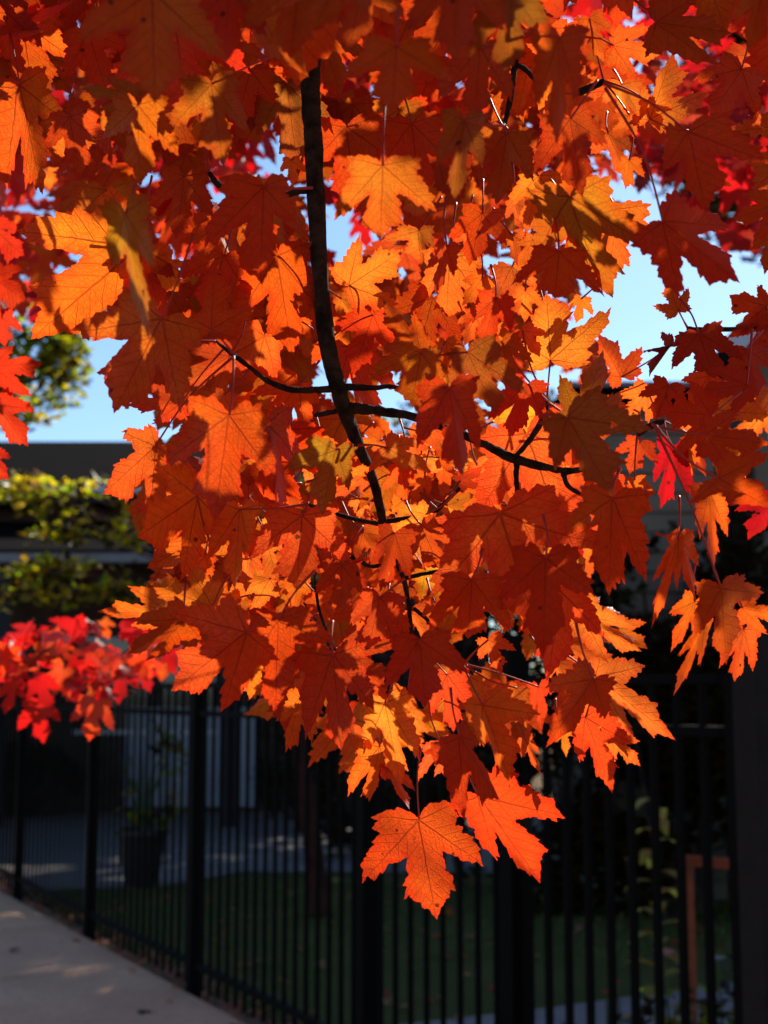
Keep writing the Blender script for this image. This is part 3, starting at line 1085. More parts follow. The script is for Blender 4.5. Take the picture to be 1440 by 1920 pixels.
# ------------------------------------------------------------------ crimson maple behind
ct = empty('maple_tree', (-2.7, 4.3, 0), 'crimson maple behind the orange leaves, its low out-of-focus branch reaching in from the left edge', 'tree')
mb = MB()
mb.tube([(-2.7, 4.3, -.05), (-2.68, 4.28, 1.2), (-2.6, 4.2, 2.4), (-2.4, 4.0, 3.6), (-2.0, 3.7, 5.0), (-1.8, 3.6, 6.0)], [.17, .14, .12, .10, .07, .04], 14, .2)
mb.build('trunk', M['bark_big'], ct, smooth=True)
for pts, rr in (([(-2.66, 4.27, 1.5), (-2.0, 3.5, 1.62), (-1.3, 2.9, 1.60), (-.75, 2.72, 1.56), (-.48, 2.7, 1.50)], [.03, .018, .010, .006, .003]),
                ([(-2.6, 4.2, 2.5), (-1.7, 3.7, 2.9), (-.8, 3.4, 3.1), (.2, 3.3, 3.2)], [.07, .05, .03, .015]),
                ([(-2.4, 4.0, 3.6), (-1.2, 3.2, 4.2), (.4, 2.8, 4.6), (1.6, 2.6, 4.6)], [.08, .06, .04, .015]),
                ([(-2.45, 4.05, 3.3), (-1.5, 2.9, 3.3), (-.9, 2.2, 3.1)], [.05, .03, .01]),
                ([(.3, 2.8, 4.6), (.75, 3.1, 3.9), (1.0, 3.2, 3.2), (.9, 3.2, 2.9)], [.03, .022, .014, .006])):
    mb = MB()
    mb.tube(pts, rr, 9, .2)
    mb.build('limb', M['bark_big'], ct, smooth=True)

cr = random.Random(5)
# the garden tree behind also stands in sun
for bx in ((90, 925, 8.8), (215, 950, 9.0), (60, 1100, 8.6), (200, 1110, 8.8), (0, 700, 13.0), (110, 640, 13.2)):
    for k in range(14):
        p_ = at(*bx) + Vector((cr.uniform(-.35, .35), cr.uniform(-.3, .3), cr.uniform(-.1, .15)))
        LITP.append((p_.dot(_a), p_.dot(_b), p_.dot(SUN)))
CL = [((75,1318),(82,1396),(32,1370),(114,1352),2.6,'R'),((178,1316),(166,1391),(130,1353),(213,1372),2.6,'r'),((30,1282),(8,1340),(-10,1310),(46,1310),2.6,'R'),
      ((225,1255),(222,1322),(190,1290),(262,1292),2.65,'R'),((75,1235),(78,1290),(40,1262),(110,1268),2.7,'R'),((120,1255),(100,1305),(80,1280),(140,1285),2.6,'r'),
      ((180,1245),(175,1300),(150,1270),(205,1280),2.6,'R'),((270,1220),(275,1282),(240,1255),(305,1262),2.6,'r'),((310,1215),(332,1268),(295,1255),(335,1225),2.7,'R'),
      ((15,1215),(0,1270),(-20,1240),(40,1255),2.6,'r'),((150,1180),(60,1185),(90,1160),(95,1215),2.75,'R'),((60,1185),(0,1200),(20,1172),(30,1225),2.7,'R')]
for i, (J, T, A, B, d, tk) in enumerate(CL):
    m1 = MB()
    hero_leaf(m1, J, T, A, B, d, jit(TINT[tk], cr), cr, 1.0, T_MID[i % 6])
    lf = m1.build('leaf', M['leaf_far'], ct, smooth=True)
    m2 = MB()
    m2.tube([up(J[0], J[1], d), up(J[0] + cr.uniform(-4, 4), J[1] - 25, d), up(J[0] + cr.uniform(-12, 12), max(J[1] - 75, 1215), d + .02)], [.0012, .001, .0014], 6)
    pt = m2.build('petiole', M['petiole'], smooth=True)
    pt.parent = lf
    pt.location = Vector((0, 0, 0))
    for v in pt.data.vertices: v.co = v.co - (Vector(m1.v[0]))
for k in range(7):
    x0 = -20 + k * 48
    m2 = MB()
    m2.tube([up(x0 - 25, 1240 - k * 1.5, 2.72), up(x0, 1225 + cr.uniform(-15, 10), 2.68), up(x0 + 30, 1205 + cr.uniform(-30, 60), 2.62)], [.0035, .0022, .0012], 6, .2)
    m2.build('twig', M['bark'], ct, smooth=True)
low = MB()
for k in range(92):
    px, py = cr.uniform(-120, 330), cr.triangular(1150, 1320, 1215)
    if px > 240 and py > 1270: continue
    d = cr.uniform(2.45, 2.95)
    P = up(px, py, d)
    tk = cr.choice('RRRrRmRo')
    tdir = Vector((cr.gauss(0, .7), cr.gauss(0, .5), -1 + cr.gauss(0, .5)))
    n = Vector((cr.gauss(0, .5), -.8, cr.gauss(.7, .5)))
    free_leaf(low, P, tdir, n, cr.uniform(.032, .050), jit(TINT[tk], cr, .2), cr, cr.choice(T_LOW))
tag(low.build('low_foliage', M['leaf_far'], ct, smooth=True), kind='stuff')

crown = MB()


def crim(P, L, tk):
    tdir = Vector((cr.gauss(0, .7), cr.gauss(0, .6), -1 + cr.gauss(0, .5)))
    n = Vector((cr.gauss(0, .6), -.8, cr.gauss(.4, .6)))
    if shades(P + tdir.normalized() * L * .42, L * .45) > 0: return
    free_leaf(crown, P, tdir, n, L, jit(TINT[tk], cr, .25), cr, cr.choice(T_LOW))


REG = [(-100, 210, -80, 630, 260, 'RrRrro'), (200, 700, -80, 620, 330, 'RRrR'), (700, 1010, -80, 360, 150, 'RRr'), (1010, 1500, -80, 300, 330, 'RRRmr'),
       (1180, 1500, 240, 440, 45, 'RRm'), (880, 1000, 430, 560, 10, 'RR'), (960, 1040, 480, 760, 6, 'Rm')]
for x0, x1, y0, y1, nn, tks in REG:
    for k in range(nn):
        px, py = cr.uniform(x0, x1), cr.uniform(y0, y1)
        if 60 < px < 210 and py > 560: continue
        d = cr.uniform(2.1, 3.6)
        if any((px - x) ** 2 + (py - y) ** 2 < (r_ * .75 + 14) ** 2 for x, y, r_ in GAPS if r_): continue
        P = up(px, py, d)
        L = cr.uniform(.05, .085)
        crim(P, L, cr.choice(tks))
# unseen part of the crown overhead, added to keep the yard dark
k = 0
while k < 5200:
    P = Vector((cr.gauss(-.3, 2.3), cr.gauss(2.2, 2.2), cr.uniform(3.0, 6.0)))
    e_ = (P.z - EYE) / max(P.y, .1)
    if P.y > .1 and e_ < .60: continue
    if P.y > 5.5 or P.y < -4: continue
    k += 1
    # a gap toward the sun, through which the low branch is lit
    q = P - Vector((.05, 1.0, 1.55))
    s_ = q.dot(SUN)
    if (q - SUN * s_).length < .55 and cr.random() < .8: continue
    crim(P, cr.uniform(.09, .13), cr.choice('RRrm'))
tag(crown.build('crown', M['leaf_far'], ct, smooth=False), kind='stuff')

# ------------------------------------------------------------------ ground
FD = Vector((.472, -.8816, 0))                 # fence direction, towards the camera
FN = Vector((.8816, .472, 0))                  # yard side
F0 = Vector((-.09, 5.50, 0))                   # a post


def sheet(name, pts, z, mat, kind='structure'):
    mb = MB()
    mb.add([(p[0], p[1], z) for p in pts], [tuple(range(len(pts)))])
    o = mb.build(name, mat, origin=(0, 0, 0))
    o['kind'] = kind
    return o


sheet('ground', [(-300, -300), (300, -300), (300, 300), (-300, 300)], 0, M['soil_strip'])


def fp(t, n, z=0):
    p = F0 + FD * t + FN * n
    return (p.x, p.y, z)


# pavement slabs with real joints
mb = MB()
t = -22.0
while t < 8:
    a, b, c_, d_ = fp(t + .011, -.05), fp(t + 1.489, -.05), fp(t + 1.489, -1.75), fp(t + .011, -1.75)
    vs = [Vector(q) for q in (a, b, c_, d_)]
    z0, z1 = .0, .05
    mb.add([(q.x, q.y, z0) for q in vs] + [(q.x, q.y, z1) for q in vs], [(4, 7, 6, 5), (0, 1, 5, 4), (1, 2, 6, 5), (2, 3, 7, 6), (3, 0, 4, 7)])
    t += 1.5
o = mb.build('pavement', M['pavement'], origin=(0, 0, 0))
o['kind'] = 'structure'
bm = bmesh.new(); bm.from_mesh(o.data); bmesh.ops.recalc_face_normals(bm, faces=bm.faces); bm.to_mesh(o.data); bm.free()
# lawn behind the fence
sheet('lawn', [fp(-7.5, .12)[:2], fp(9, .12)[:2], (14, 2), (14, 11.5), (-1.2, 11.9), (-1.75, 11.0), (-2.6, 10.8)], .012, M['lawn'])
sheet('driveway', [(-12, 11.2), (-2.6, 10.8), (-1.75, 11.0), (-1.2, 11.9), (14, 11.5), (14, 17.6), (-12, 17.6)], .02, M['driveway'])
sheet('garden_path', [(-.28, 6.25), (.07, 6.45), (.8, 6.80), (1.53, 7.22), (3.4, 8.3), (4.2, 4.6), (1.2, 4.0), (.3, 5.2)], .03, M['driveway'])

# grass blades
gm = MB()
gr = random.Random(3)
for k in range(9000):
    X, Y = gr.uniform(-2.6, 3.2), gr.uniform(4.2, 11.0)
    P = Vector((X, Y, 0)) - F0
    if P.dot(FN) < .14: continue
    if abs(X) > .3 * Y + .2: continue
    px, py = project(Vector((X, Y, .03)))
    if py > 1800 and px > 640: continue
    h, a = gr.uniform(.03, .075), gr.uniform(0, 6.28)
    dx, dy = math.cos(a) * .006, math.sin(a) * .006
    lx, ly = gr.uniform(-.03, .03), gr.uniform(-.03, .03)
    gm.add([(X - dx, Y - dy, .01), (X + dx, Y + dy, .01), (X + lx, Y + ly, h)], [(0, 1, 2)])
tag(gm.build('grass', M['grass'], origin=(0, 0, 0)), 'short dark green grass behind the fence', 'grass', kind='stuff')

# dry leaves and straw along the fence foot
lm = MB()
for k in range(1500):
    t_ = gr.uniform(-7.5, 3)
    n_ = abs(gr.gauss(0, .12)) * gr.choice((-1, 1, 1)) + .05
    if n_ < -.05 and gr.random() < .85: continue
    p = Vector(fp(t_, n_, .05 if n_ < -.05 else .012))
    s_ = Vector((gr.gauss(0, 1), gr.gauss(0, 1), gr.uniform(.0, .5)))
    n = Vector((gr.gauss(0, .5), gr.gauss(0, .5), 1))
    free_leaf(lm, p + Vector((0, 0, .012)), s_, n, gr.uniform(.02, .05), jit(gr.choice(((.62, .38, .17), (.5, .28, .12), (.7, .48, .24), (.36, .19, .08))), gr, .2), gr, gr.choice(T_LOW))
for k in range(150):
    p = F0 + FD * gr.uniform(-5, 2) + FN * gr.uniform(.3, 3.6)
    p.z = .035
    free_leaf(lm, p, (gr.gauss(0, 1), gr.gauss(0, 1), .2), (gr.gauss(0, .4), gr.gauss(0, .4), 1), gr.uniform(.04, .07), jit(gr.choice(((.7, .2, .05), (.62, .4, .15), (.6, .1, .03))), gr, .2), gr, gr.choice(T_LOW))
tag(lm.build('leaf_litter', M['leaf_far'], origin=(0, 0, 0)), 'dry tan leaves littered along the foot of the fence and over the lawn', 'fallen leaves', kind='stuff')
for i, (px, py) in enumerate(((22, 1766), (262, 1873), (432, 1900))):
    Y = 2600 * 1.45 / (py - 1300)
    p = at(px, py, Y)
    p.z = .065
    mb = MB()
    free_leaf(mb, p, (1, .3 * i - .2, 0), (.1, -.15, 1), .062, (.06, .035, .022), gr, T_MID[i])
    o = mb.build('fallen_leaf', M['leaf_far'], origin=p)
    tag(o, ['dark fallen leaf on the pavement nearest the left edge', 'dark fallen leaf lying in the middle of the pavement at the bottom', 'dark fallen leaf on the pavement edge beside the fence strip'][i], 'leaf', 'fallen leaves on the pavement')

# ------------------------------------------------------------------ fence and gate
fence = empty('metal_fence', fp(-1.8, 0), 'black metal picket fence with square posts running along the pavement', 'fence')
HT = 1.56


def bay(parent, t0, t1, mat, step=.112, pw=.016, zt=HT):
    mb = MB()
    n = max(1, round((t1 - t0) / step))
    for k in range(1, n):
        t_ = t0 + (t1 - t0) * k / n
        mb.bar(fp(t_, 0, .07), fp(t_, 0, zt - .015), pw, pw)
    mb.build('picket_panel', mat, parent)
    for z in (.175, 1.40, zt - .02):
        mb = MB()
        hw = .014 if z > .2 else .016
        a, b = Vector(fp(t0 + .032, 0, z)), Vector(fp(t1 - .032, 0, z))
        mb.bar(a, b, .032, .028)
        mb.build('rail', mat, parent)


def post(parent, t_, w_, mat, top=HT + .06):
    mb = MB()
    mb.bar(fp(t_, 0, -.02), fp(t_, 0, top), w_, w_)
    o = mb.build('post', mat, parent)
    mb = MB()
    mb.bar(fp(t_, 0, top), fp(t_, 0, top + .012), w_ + .016, w_ + .016)
    mb.bar(fp(t_, 0, top + .012), fp(t_, 0, top + .03), w_ - .01, w_ - .01)
    mb.build('post_cap', mat, o)


ts = [-9.0, -7.2, -5.4, -3.6, -1.8, 0.05, 1.08]
for a, b in zip(ts, ts[1:]):
    bay(fence, a, b, M['black_metal'])
for t_ in ts[:-1]:
    post(fence, t_, .064, M['black_metal'])
post(fence, 1.08, .08, M['black_metal'], HT + .1)
gate = empty('garden_gate', fp(1.14, 0), 'black metal picket gate between two thick posts at the right', 'gate')
bay(gate, 1.155, 2.10, M['black_metal'], pw=.019, step=.105)
for t_ in (1.145, 2.11):
    mb = MB()
    mb.bar(fp(t_, 0, .06), fp(t_, 0, HT - .01), .03, .03)
    mb.build('stile', M['black_metal'], gate)
mb = MB()
mb.bar(fp(1.17, -.03, 1.02), fp(1.17, -.03, 1.12), .05, .04)
mb.bar(fp(1.15, -.045, 1.06), fp(1.28, -.05, 1.06), .014, .014)
mb.build('latch', M['dark_metal'], gate)
post(fence, 2.2, .085, M['dark_metal'], HT + .1)
bay(fence, 2.26, 4.1, M['black_metal'])
post(fence, 4.1, .064, M['black_metal'])

# ------------------------------------------------------------------ houses


def prism(mb, prof, x0, x1):
    """profile in (y,z) swept along x"""
    n = len(prof)
    mb.add([(x0, y, z) for y, z in prof] + [(x1, y, z) for y, z in prof],
           [tuple(range(n))[::-1], tuple(range(n, 2 * n))] + [(i, (i + 1) % n, n + (i + 1) % n, n + i) for i in range(n)])


h1 = empty('house', (-3, 18.3, 0), 'low house with a dark brown roof and pale gutter at the left behind the fence', 'house')
mb = MB(); mb.box((-14, 18.3, 0), (1.4, 26, 3.92)); mb.build('wall', M['stucco'], h1)
mb = MB()
prism(mb, [(17.6, 4.09), (17.6, 4.19), (19.8, 5.12), (26.4, 4.19), (26.4, 4.09), (19.8, 4.95)], -14.6, 1.9)
mb.build('roof', M['roof'], h1)
mb = MB(); mb.box((-14.6, 17.46, 4.03), (1.9, 17.595, 4.15)); mb.build('gutter', M['gutter'], h1)
mb = MB(); mb.box((-14.0, 17.62, 3.93), (1.4, 18.29, 4.07)); mb.build('soffit', M['soffit'], h1)
# porch roof in front
mb = MB()
prism(mb, [(15.7, 3.02), (15.7, 3.12), (18.2, 3.75), (18.2, 3.6)], -9.5, -.4)
mb.build('porch_roof', M['roof'], h1)
mb = MB(); mb.box((-9.5, 15.58, 2.97), (-.4, 15.695, 3.07)); mb.build('gutter', M['old_gutter'], h1)
for x in (-6.3, -4.35, -1.75, -.6):
    mb = MB(); mb.bar((x, 15.85, 0), (x, 15.85, 3.0), .14, .14); mb.build('porch_post', M['soffit'], h1)
for x0, x1, z0, z1 in ((-4.0, -3.1, 1.0, 2.2), (-2.9, -2.2, 1.0, 2.2)):
    mb = MB(); mb.box((x0, 18.25, z0), (x1, 18.29, z1)); wn = mb.build('window', M['glass'], h1)
    mb = MB()
    for zz in (z0, (z0 + z1) / 2, z1): mb.box((x0 - .04, 18.2, zz - .03), (x1 + .04, 18.245, zz + .03))
    mb.build('frame', M['gutter'], wn)
mb = MB()
mb.box((-3.35, 18.22, .05), (-1.65, 18.29, 1.32))
gd = mb.build('garage_door', M['pale_door'], h1)
mb = MB()
for k in range(1, 12):
    x = -3.35 + k * .1417
    mb.box((x - .012, 18.2, .06), (x + .012, 18.218, 1.31))
mb.build('door_panel', M['gutter'], gd)

h2 = empty('house', (4, 10.4, 0), 'grey clapboard house with a steep gable at the right edge behind the leaves', 'house')
mb = MB()
z = 0
while z < 3.6:
    mb.box((1.55, 10.36 + .0, z), (2.5, 13, z + .145)); 
    mb.box((1.55, 10.34, z + .005), (2.5, 10.358, z + .02))
    z += .15
mb.build('clapboard_wall', M['siding'], h2)
mb = MB(); mb.box((1.35, 10.16, 3.68), (2.62, 13.2, 3.80)); mb.build('porch_roof', M['roof'], h2)
mb = MB(); mb.box((1.35, 10.10, 3.765), (2.62, 10.155, 3.802)); mb.build('gutter', M['old_gutter'], h2)
mb = MB()
xs, ze = 2.87, 4.22
ax, az_ = 6.8, 8.1
mb.add([(xs, 10.6, 0), (10.6, 10.6, 0), (10.6, 10.6, ze), (ax, 10.6, az_), (xs, 10.6, ze), (xs, 19, 0), (10.6, 19, 0), (10.6, 19, ze), (ax, 19, az_), (xs, 19, ze)],
       [(0, 1, 2, 3, 4), (9, 8, 7, 6, 5), (0, 4, 9, 5), (1, 6, 7, 2)])
mb.build('wall', M['siding'], h2)
mb = MB()
o_ = .22
for sx in (-1, 1):
    xe = ax + sx * (ax - xs + o_)
    zz = ze - o_
    vs = [(ax, 10.3, az_ + .02), (xe, 10.3, zz + .02), (xe, 19.3, zz + .02), (ax, 19.3, az_ + .02), (ax, 10.3, az_ + .22), (xe, 10.3, zz + .2), (xe, 19.3, zz + .2), (ax, 19.3, az_ + .22)]
    mb.add(vs, [(0, 1, 2, 3), (7, 6, 5, 4), (0, 4, 5, 1), (1, 5, 6, 2), (2, 6, 7, 3), (3, 7, 4, 0)])
mb.build('roof', M['roof'], h2)
mb = MB(); mb.bar((xs - o_ - .02, 10.25, ze - o_ + .1), (ax, 10.25, az_ + .12), .08, .16); mb.build('rake_board', M['gutter'], h2)
mb = MB(); mb.box((3.4, 10.54, 1.0), (4.4, 10.59, 2.3)); mb.build('window', M['glass'], h2)


# ------------------------------------------------------------------ trees and shrubs of the garden
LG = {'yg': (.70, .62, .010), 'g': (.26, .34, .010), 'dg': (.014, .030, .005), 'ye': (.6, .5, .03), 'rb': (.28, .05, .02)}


def leafy(mb, centre, rad, n, size, cols, r, squash=.7, shell=.35):
    for k in range(n):
        v = Vector((r.gauss(0, 1), r.gauss(0, 1), r.gauss(0, 1))).normalized()
        q = Vector(centre) + Vector((v.x * rad[0], v.y * rad[1], v.z * rad[2])) * (r.random() ** shell)
        nz = noise.noise(q * 1.7 + Vector((7, 3, 1)))
        if nz < -.12: continue
        a, b = r.uniform(0, 6.28), r.uniform(-.9, .9)
        t_ = Vector((math.cos(a), math.sin(a), b)).normalized()
        s_ = t_.cross(Vector((r.gauss(0, .5), r.gauss(0, .5), 1))).normalized()
        L = size * r.uniform(.6, 1.3)
        c = jit(LG[r.choice(cols)], r, .25)
        mid = t_.cross(s_) * L * .12
        mb.add([q, q + t_ * L * .35 + s_ * L * .32 + mid, q + t_ * L * .75 + s_ * L * .22 + mid, q + t_ * L, q + t_ * L * .75 - s_ * L * .22 + mid, q + t_ * L * .35 - s_ * L * .32 + mid],
               [(0, 1, 2, 3), (0, 3, 4, 5)], [(0, 0)] * 6, c)


M['leaf_green'] = leaf_material('green_leaf', veins=False, gloss=.55, tw=.72)
M['leaf_dark'] = leaf_material('dark_evergreen_leaf', veins=False, gloss=.12, tw=.3)


def greentree(name, label, base, top, crowns, cols, seed, r0=.08, leaf=.07, bark='bark_big', group=None, bend=(0, 0)):
    r = random.Random(seed)
    t = empty(name, base, label, 'tree' if 'tree' in name else 'shrub', group)
    b, e_ = Vector(base), Vector(top)
    mb = MB()
    mid = (b + e_) / 2 + Vector((bend[0], 0, bend[1]))
    mb.tube([b - Vector((0, 0, .05)), b * .75 + e_ * .25, mid, b * .2 + e_ * .8, e_], [r0 * 1.2, r0, r0 * .85, r0 * .6, r0 * .3], 10, .2)
    mb.build('trunk', M[bark], t, smooth=True)
    for c, rad, n in crowns:
        mb = MB()
        c_ = Vector(c)
        st = b + (e_ - b) * .7
        k_ = .45 if len(crowns) > 8 else 1
        mb.tube([st, (st + c_) / 2 + Vector((0, 0, .1)), c_ + Vector((rad[0] * .6, 0, 0))], [r0 * .5 * k_, r0 * .3 * k_, r0 * .12 * k_], 7, .2)
        mb.build('limb', M[bark], t, smooth=True)
    mb = MB()
    for c, rad, n in crowns: leafy(mb, c, rad, n, leaf, cols, r)
    tag(mb.build('crown', M['leaf_green'], t), kind='stuff')
    return t


# garden tree whose tiers show over the fence at the left, reddish trunk
p1 = at(605, 1690, 9.6)
tr_ = random.Random(31)
TIERS = []
for x0, x1, y0, n_ in ((-60, 285, 935, 13), (-60, 270, 1095, 13), (60, 250, 995, 3)):
    for k in range(n_):
        x = x0 + (x1 - x0) * (k + tr_.random()) / n_
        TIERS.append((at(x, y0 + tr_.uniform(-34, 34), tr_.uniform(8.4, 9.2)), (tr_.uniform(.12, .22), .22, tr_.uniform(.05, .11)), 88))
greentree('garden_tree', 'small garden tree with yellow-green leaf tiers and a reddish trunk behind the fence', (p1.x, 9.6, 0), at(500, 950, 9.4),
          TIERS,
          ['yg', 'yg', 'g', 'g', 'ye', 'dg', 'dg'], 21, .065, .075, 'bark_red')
greentree('shade_tree', 'dark green tree beyond the driveway at the upper left', (-5.2, 13.5, 0), (-4.6, 13.5, 5.0),
          [(at(20, 690, 13.0), (.75, .8, .62), 2200), (at(115, 640, 13.2), (.28, .5, .45), 900), (at(-90, 620, 13.0), (.9, .9, .9), 1500)],
          ['g', 'g', 'yg', 'dg'], 22, .14, .10)
greentree('shade_tree', 'green tree glimpsed through gaps in the middle of the orange leaves', (0.3, 14, 0), (.5, 14, 4.4),
          [(at(450, 760, 14), (.5, .5, .28), 700), (at(900, 860, 14), (1.3, .6, .7), 2600), (at(1010, 790, 14), (.3, .4, .3), 500), (at(640, 1000, 14), (1.2, .6, .9), 2200)],
          ['g', 'dg', 'yg', 'g'], 23, .12, .09)
# dark shrubs along the back, the right ones raised to darken the house wall
sr = random.Random(8)
for i, (px, Y, wd, hh, lab) in enumerate(((40, 17.2, .8, .9, 'low dark shrub beyond the driveway at the left edge'), (640, 13.0, .6, 1.9, 'dark shrub behind the middle of the fence'),
                                          (560, 15.2, .5, 1.7, 'dark narrow shrub in front of the house behind the middle of the fence'),
                                          (860, 11.0, .8, 2.7, 'tall dark shrub behind the gate post'), (1060, 9.7, .6, 2.6, 'tall dark shrub against the grey house wall behind the gate'),
                                          (1400, 9.3, .6, 2.75, 'tall dark shrub against the grey house at the right edge'), (1235, 9.5, .6, 2.5, 'tall dark shrub between two others behind the gate'))):
    c = at(px, 1300, Y)
    t = empty('shrub', (c.x, Y, 0), lab, 'shrub', 'dark shrubs behind the fence')
    mb = MB()
    for k in range(5):
        a = sr.uniform(0, 6.28)
        mb.tube([(c.x, Y, -.02), (c.x + math.cos(a) * wd * .3, Y + math.sin(a) * wd * .3, hh * .5), (c.x + math.cos(a) * wd * .5, Y + math.sin(a) * wd * .5, hh * .8)], [.02, .012, .006], 6)
    mb.build('stem', M['bark_big'], t)
    mb = MB()
    leafy(mb, (c.x, Y, hh * .52), (wd, wd * .7, hh * .5), 3200, .085, ['dg'], sr)
    tag(mb.build('foliage', M['leaf_dark'], t), kind='stuff')
hg = empty('hedge', (2.3, 9.6, 0), 'long dark clipped hedge in front of the grey house at the right', 'hedge')  # added hedge standing in for the shade on the lower wall
mb = MB()
for k in range(8):
    mb.tube([(1.25 + k * .3, 9.75, -.02), (1.3 + k * .3, 9.75, 1.2), (1.22 + k * .3, 9.75, 2.3)], [.03, .02, .008], 6)
mb.build('stem', M['bark_big'], hg)
mb = MB()
for k in range(9):
    leafy(mb, (1.15 + k * .29, 9.75, 1.22 + .08 * math.sin(k * 2)), (.36, .3, 1.52), 2000, .085, ['dg'], sr)
tag(mb.build('foliage', M['leaf_dark'], hg), kind='stuff')
# big trees added out of frame at the right to keep the yard in shade
for i, (X, Y, zc, rad) in enumerate(((7.3, 20.6, 11.1, (2.9, 6.0, 2.5)), (14.5, 19, 9.0, (3.6, 4, 4)), (13, 11, 7.5, (3.5, 4, 3.2)))):
    r = random.Random(60 + i)
    t = empty('shade_tree', (X, Y, 0), ['tall green tree behind the grey house seen only between the leaves at the upper right', 'broad green tree right of the grey house outside the frame', 'round green tree close to the right of the grey house outside the frame'][i], 'tree')
    mb = MB(); mb.tube([(X, Y, -.05), (X + .1, Y, zc * .4), (X, Y, zc), (X, Y, zc + rad[2] * .5)], [.35, .28, .16, .05], 12, .2); mb.build('trunk', M['bark_big'], t, smooth=True)
    mb = MB()
    leafy(mb, (X, Y, zc), rad, 9000, .34, ['dg'], r)
    tag(mb.build('crown', M['leaf_dark'], t), kind='stuff')

# ------------------------------------------------------------------ planter, yucca, frame, flowers
pp = at(265, 1648, 11.1)
pp.z = .02
pot = empty('planter_pot', pp, 'dark tapered planter pot with a leafy green plant on the driveway behind the fence', 'planter')


def lathe(mb, c, prof, n=28):
    vs, fs = [], []
    for rr, z in prof:
        for k in range(n):
            a = 2 * math.pi * k / n
            vs.append((c.x + rr * math.cos(a), c.y + rr * math.sin(a), c.z + z))
    for i in range(len(prof) - 1):
        for k in range(n):
            k2 = (k + 1) % n
            fs.append((i * n + k, i * n + k2, (i + 1) * n + k2, (i + 1) * n + k))
    fs.append(tuple(range(n))[::-1])
    fs.append(tuple((len(prof) - 1) * n + k for k in range(n)))
    mb.add(vs, fs)


mb = MB(); lathe(mb, pp, [(.125, 0), (.135, .02), (.185, .37), (.215, .385), (.215, .43), (.19, .43), (.18, .36)]); mb.build('pot', M['pot'], pot, smooth=False)
mb = MB(); lathe(mb, pp, [(.176, .34), (.176, .375), (.0, .38)]); mb.build('soil', M['soil'], pot)
mb = MB()
for k in range(9):
    a = sr.uniform(0, 6.28)
    mb.tube([pp + Vector((0, 0, .37)), pp + Vector((math.cos(a) * .1, math.sin(a) * .1, .75)), pp + Vector((math.cos(a) * .2, math.sin(a) * .2, 1.0))], [.012, .009, .004], 6)
pl = mb.build('stem', M['stem'], pot)
mb = MB(); leafy(mb, pp + Vector((.05, 0, .85)), (.27, .2, .42), 260, .13, ['g', 'yg', 'g', 'dg'], sr)
tag(mb.build('foliage', M['leaf_green'], pot), kind='stuff')

# yellowish tall plant at the right behind the gate
yp = at(1250, 1900, 5.3)
yp.z = 0
yt = empty('tall_plant', yp, 'tall leafy plant with drooping yellow-green leaves behind the gate', 'plant')
mb = MB(); mb.tube([yp, yp + Vector((-.02, 0, .5)), yp + Vector((-.03, 0, 1.15))], [.014, .011, .006], 8); mb.build('stem', M['stem'], yt)
mb = MB()
for k in range(26):
    z = .15 + k * .038
    a = k * 2.4
    L = .22 * (1.1 - z * .5)
    o_ = yp + Vector((-.025, 0, z))
    d_ = Vector((math.cos(a), math.sin(a), .75)).normalized()
    s_ = d_.cross(Vector((0, 0, 1))).normalized()
    pts = []
    for q in range(5):
        t_ = q / 4
        c = o_ + d_ * L * t_ + Vector((0, 0, -.12 * t_ * t_))
        w_ = .032 * math.sin(math.pi * min(.95, t_ * .9 + .1))
        pts += [c - s_ * w_, c + s_ * w_]
    mb.add(pts, [(2 * q, 2 * q + 1, 2 * q + 3, 2 * q + 2) for q in range(4)], [(0, 0)] * 10, jit((.66, .58, .07), sr, .2))
mb.build('leaf_whorl', M['leaf_green'], yt)

# rusty frame
fr_ = at(1340, 1860, 5.0)
ft = empty('trellis', (fr_.x, 5.0, 0), 'rusty red rectangular metal trellis standing behind the gate', 'trellis')
a, b = at(1292, 1800, 5.15), at(1405, 1800, 4.95)
ztop = at(1292, 1618, 5.15).z
for q in (a, b):
    mb = MB(); mb.bar((q.x, q.y, 0), (q.x, q.y, ztop), .034, .034); mb.build('upright', M['rust'], ft)
mb = MB(); mb.bar((a.x - .02, a.y, ztop + .012), (b.x + .02, b.y, ztop + .014), .022, .036); mb.build('crossbar', M['rust'], ft)

# flowers


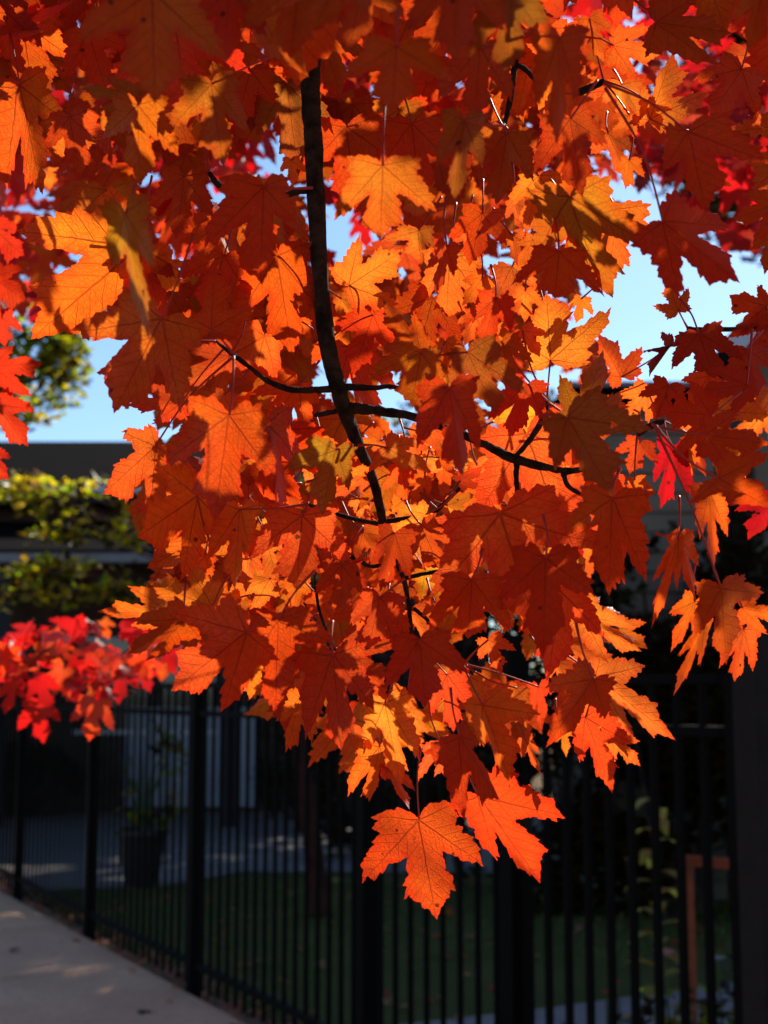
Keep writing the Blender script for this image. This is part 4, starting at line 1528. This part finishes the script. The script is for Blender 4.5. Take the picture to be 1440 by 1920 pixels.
def flower(px, py, Y, size, c, label, bushy=0, group=None):
    P = at(px, py, Y)
    t = empty('flower_plant', (P.x, P.y, 0), label, 'flower', group)
    mb = MB()
    mb.tube([(P.x + sr.uniform(-.05, .05), P.y, 0), (P.x + .01, P.y, P.z * .5), P], [.005, .004, .003], 6)
    mb.build('stem', M['stem'], t)
    mb = MB()
    for k in range(16):
        a_ = k * 2.4
        rr = size * (.25 + .75 * k / 16)
        d_ = Vector((math.cos(a_), math.sin(a_) , .8 - .6 * k / 16)).normalized()
        s_ = d_.cross(Vector((0, 0, 1))).normalized() * size * .35
        q = P + d_ * size * .2
        mb.add([q - s_ * .4, q + s_ * .4, q + d_ * rr * .6 + s_, q + d_ * rr, q + d_ * rr * .6 - s_], [(0, 1, 2, 3, 4)], [(0, 0)] * 5, c)
    mb.build('petals', M['leaf_far'], t)
    if bushy:
        mb = MB()
        leafy(mb, (P.x, P.y, P.z * .55), (.16, .14, P.z * .45), bushy, .055, ['dg', 'g', 'dg'], sr)
        tag(mb.build('foliage', M['leaf_green'], t), kind='stuff')


flower(1245, 1790, 4.6, .045, (.85, .5, .42), 'pale pink rose head left of the rusty frame behind the gate', 120)
flower(1395, 1795, 4.4, .04, (.75, .3, .26), 'pink rose head under the right side of the rusty frame', 160)
flower(1345, 1800, 4.7, .035, (.5, .62, .6), 'pale bluish flower head inside the rusty frame', 160)
flower(1136, 1862, 4.6, .02, (.8, .06, .05), 'small red flower low over the garden path', 20)
flower(1158, 1842, 4.7, .016, (.6, .04, .04), 'tiny dark red flower just above the small red one', 0)
flower(1195, 1885, 4.5, .018, (.75, .2, .2), 'small pinkish flower near the bottom edge over the garden path', 30)
flower(1177, 1612, 5.2, .018, (.7, .2, .25), 'single pink bud on a thin tall stem behind the gate', 0)
for i, (px, py, Y, rd, hh, n) in enumerate(((1310, 1900, 4.6, .26, .42, 520), (1420, 1880, 4.2, .24, .5, 460))):
    c = at(px, py, Y)
    t = empty('shrub', (c.x, Y, 0), ['low leafy rose bush under the rusty frame', 'low leafy bush at the bottom right corner behind the gate post'][i], 'shrub', 'low bushes behind the gate')
    mb = MB()
    for k in range(6):
        a_ = k
        mb.tube([(c.x, Y, 0), (c.x + math.cos(a_) * .1, Y + math.sin(a_) * .1, hh * .5), (c.x + math.cos(a_) * .18, Y + math.sin(a_) * .15, hh * .9)], [.007, .005, .003], 6)
    mb.build('stem', M['stem'], t)
    mb = MB(); leafy(mb, (c.x, Y, hh * .6), (rd, rd * .8, hh * .5), n, .055, ['dg', 'g', 'yg'], sr)
    tag(mb.build('foliage', M['leaf_green'], t), kind='stuff')
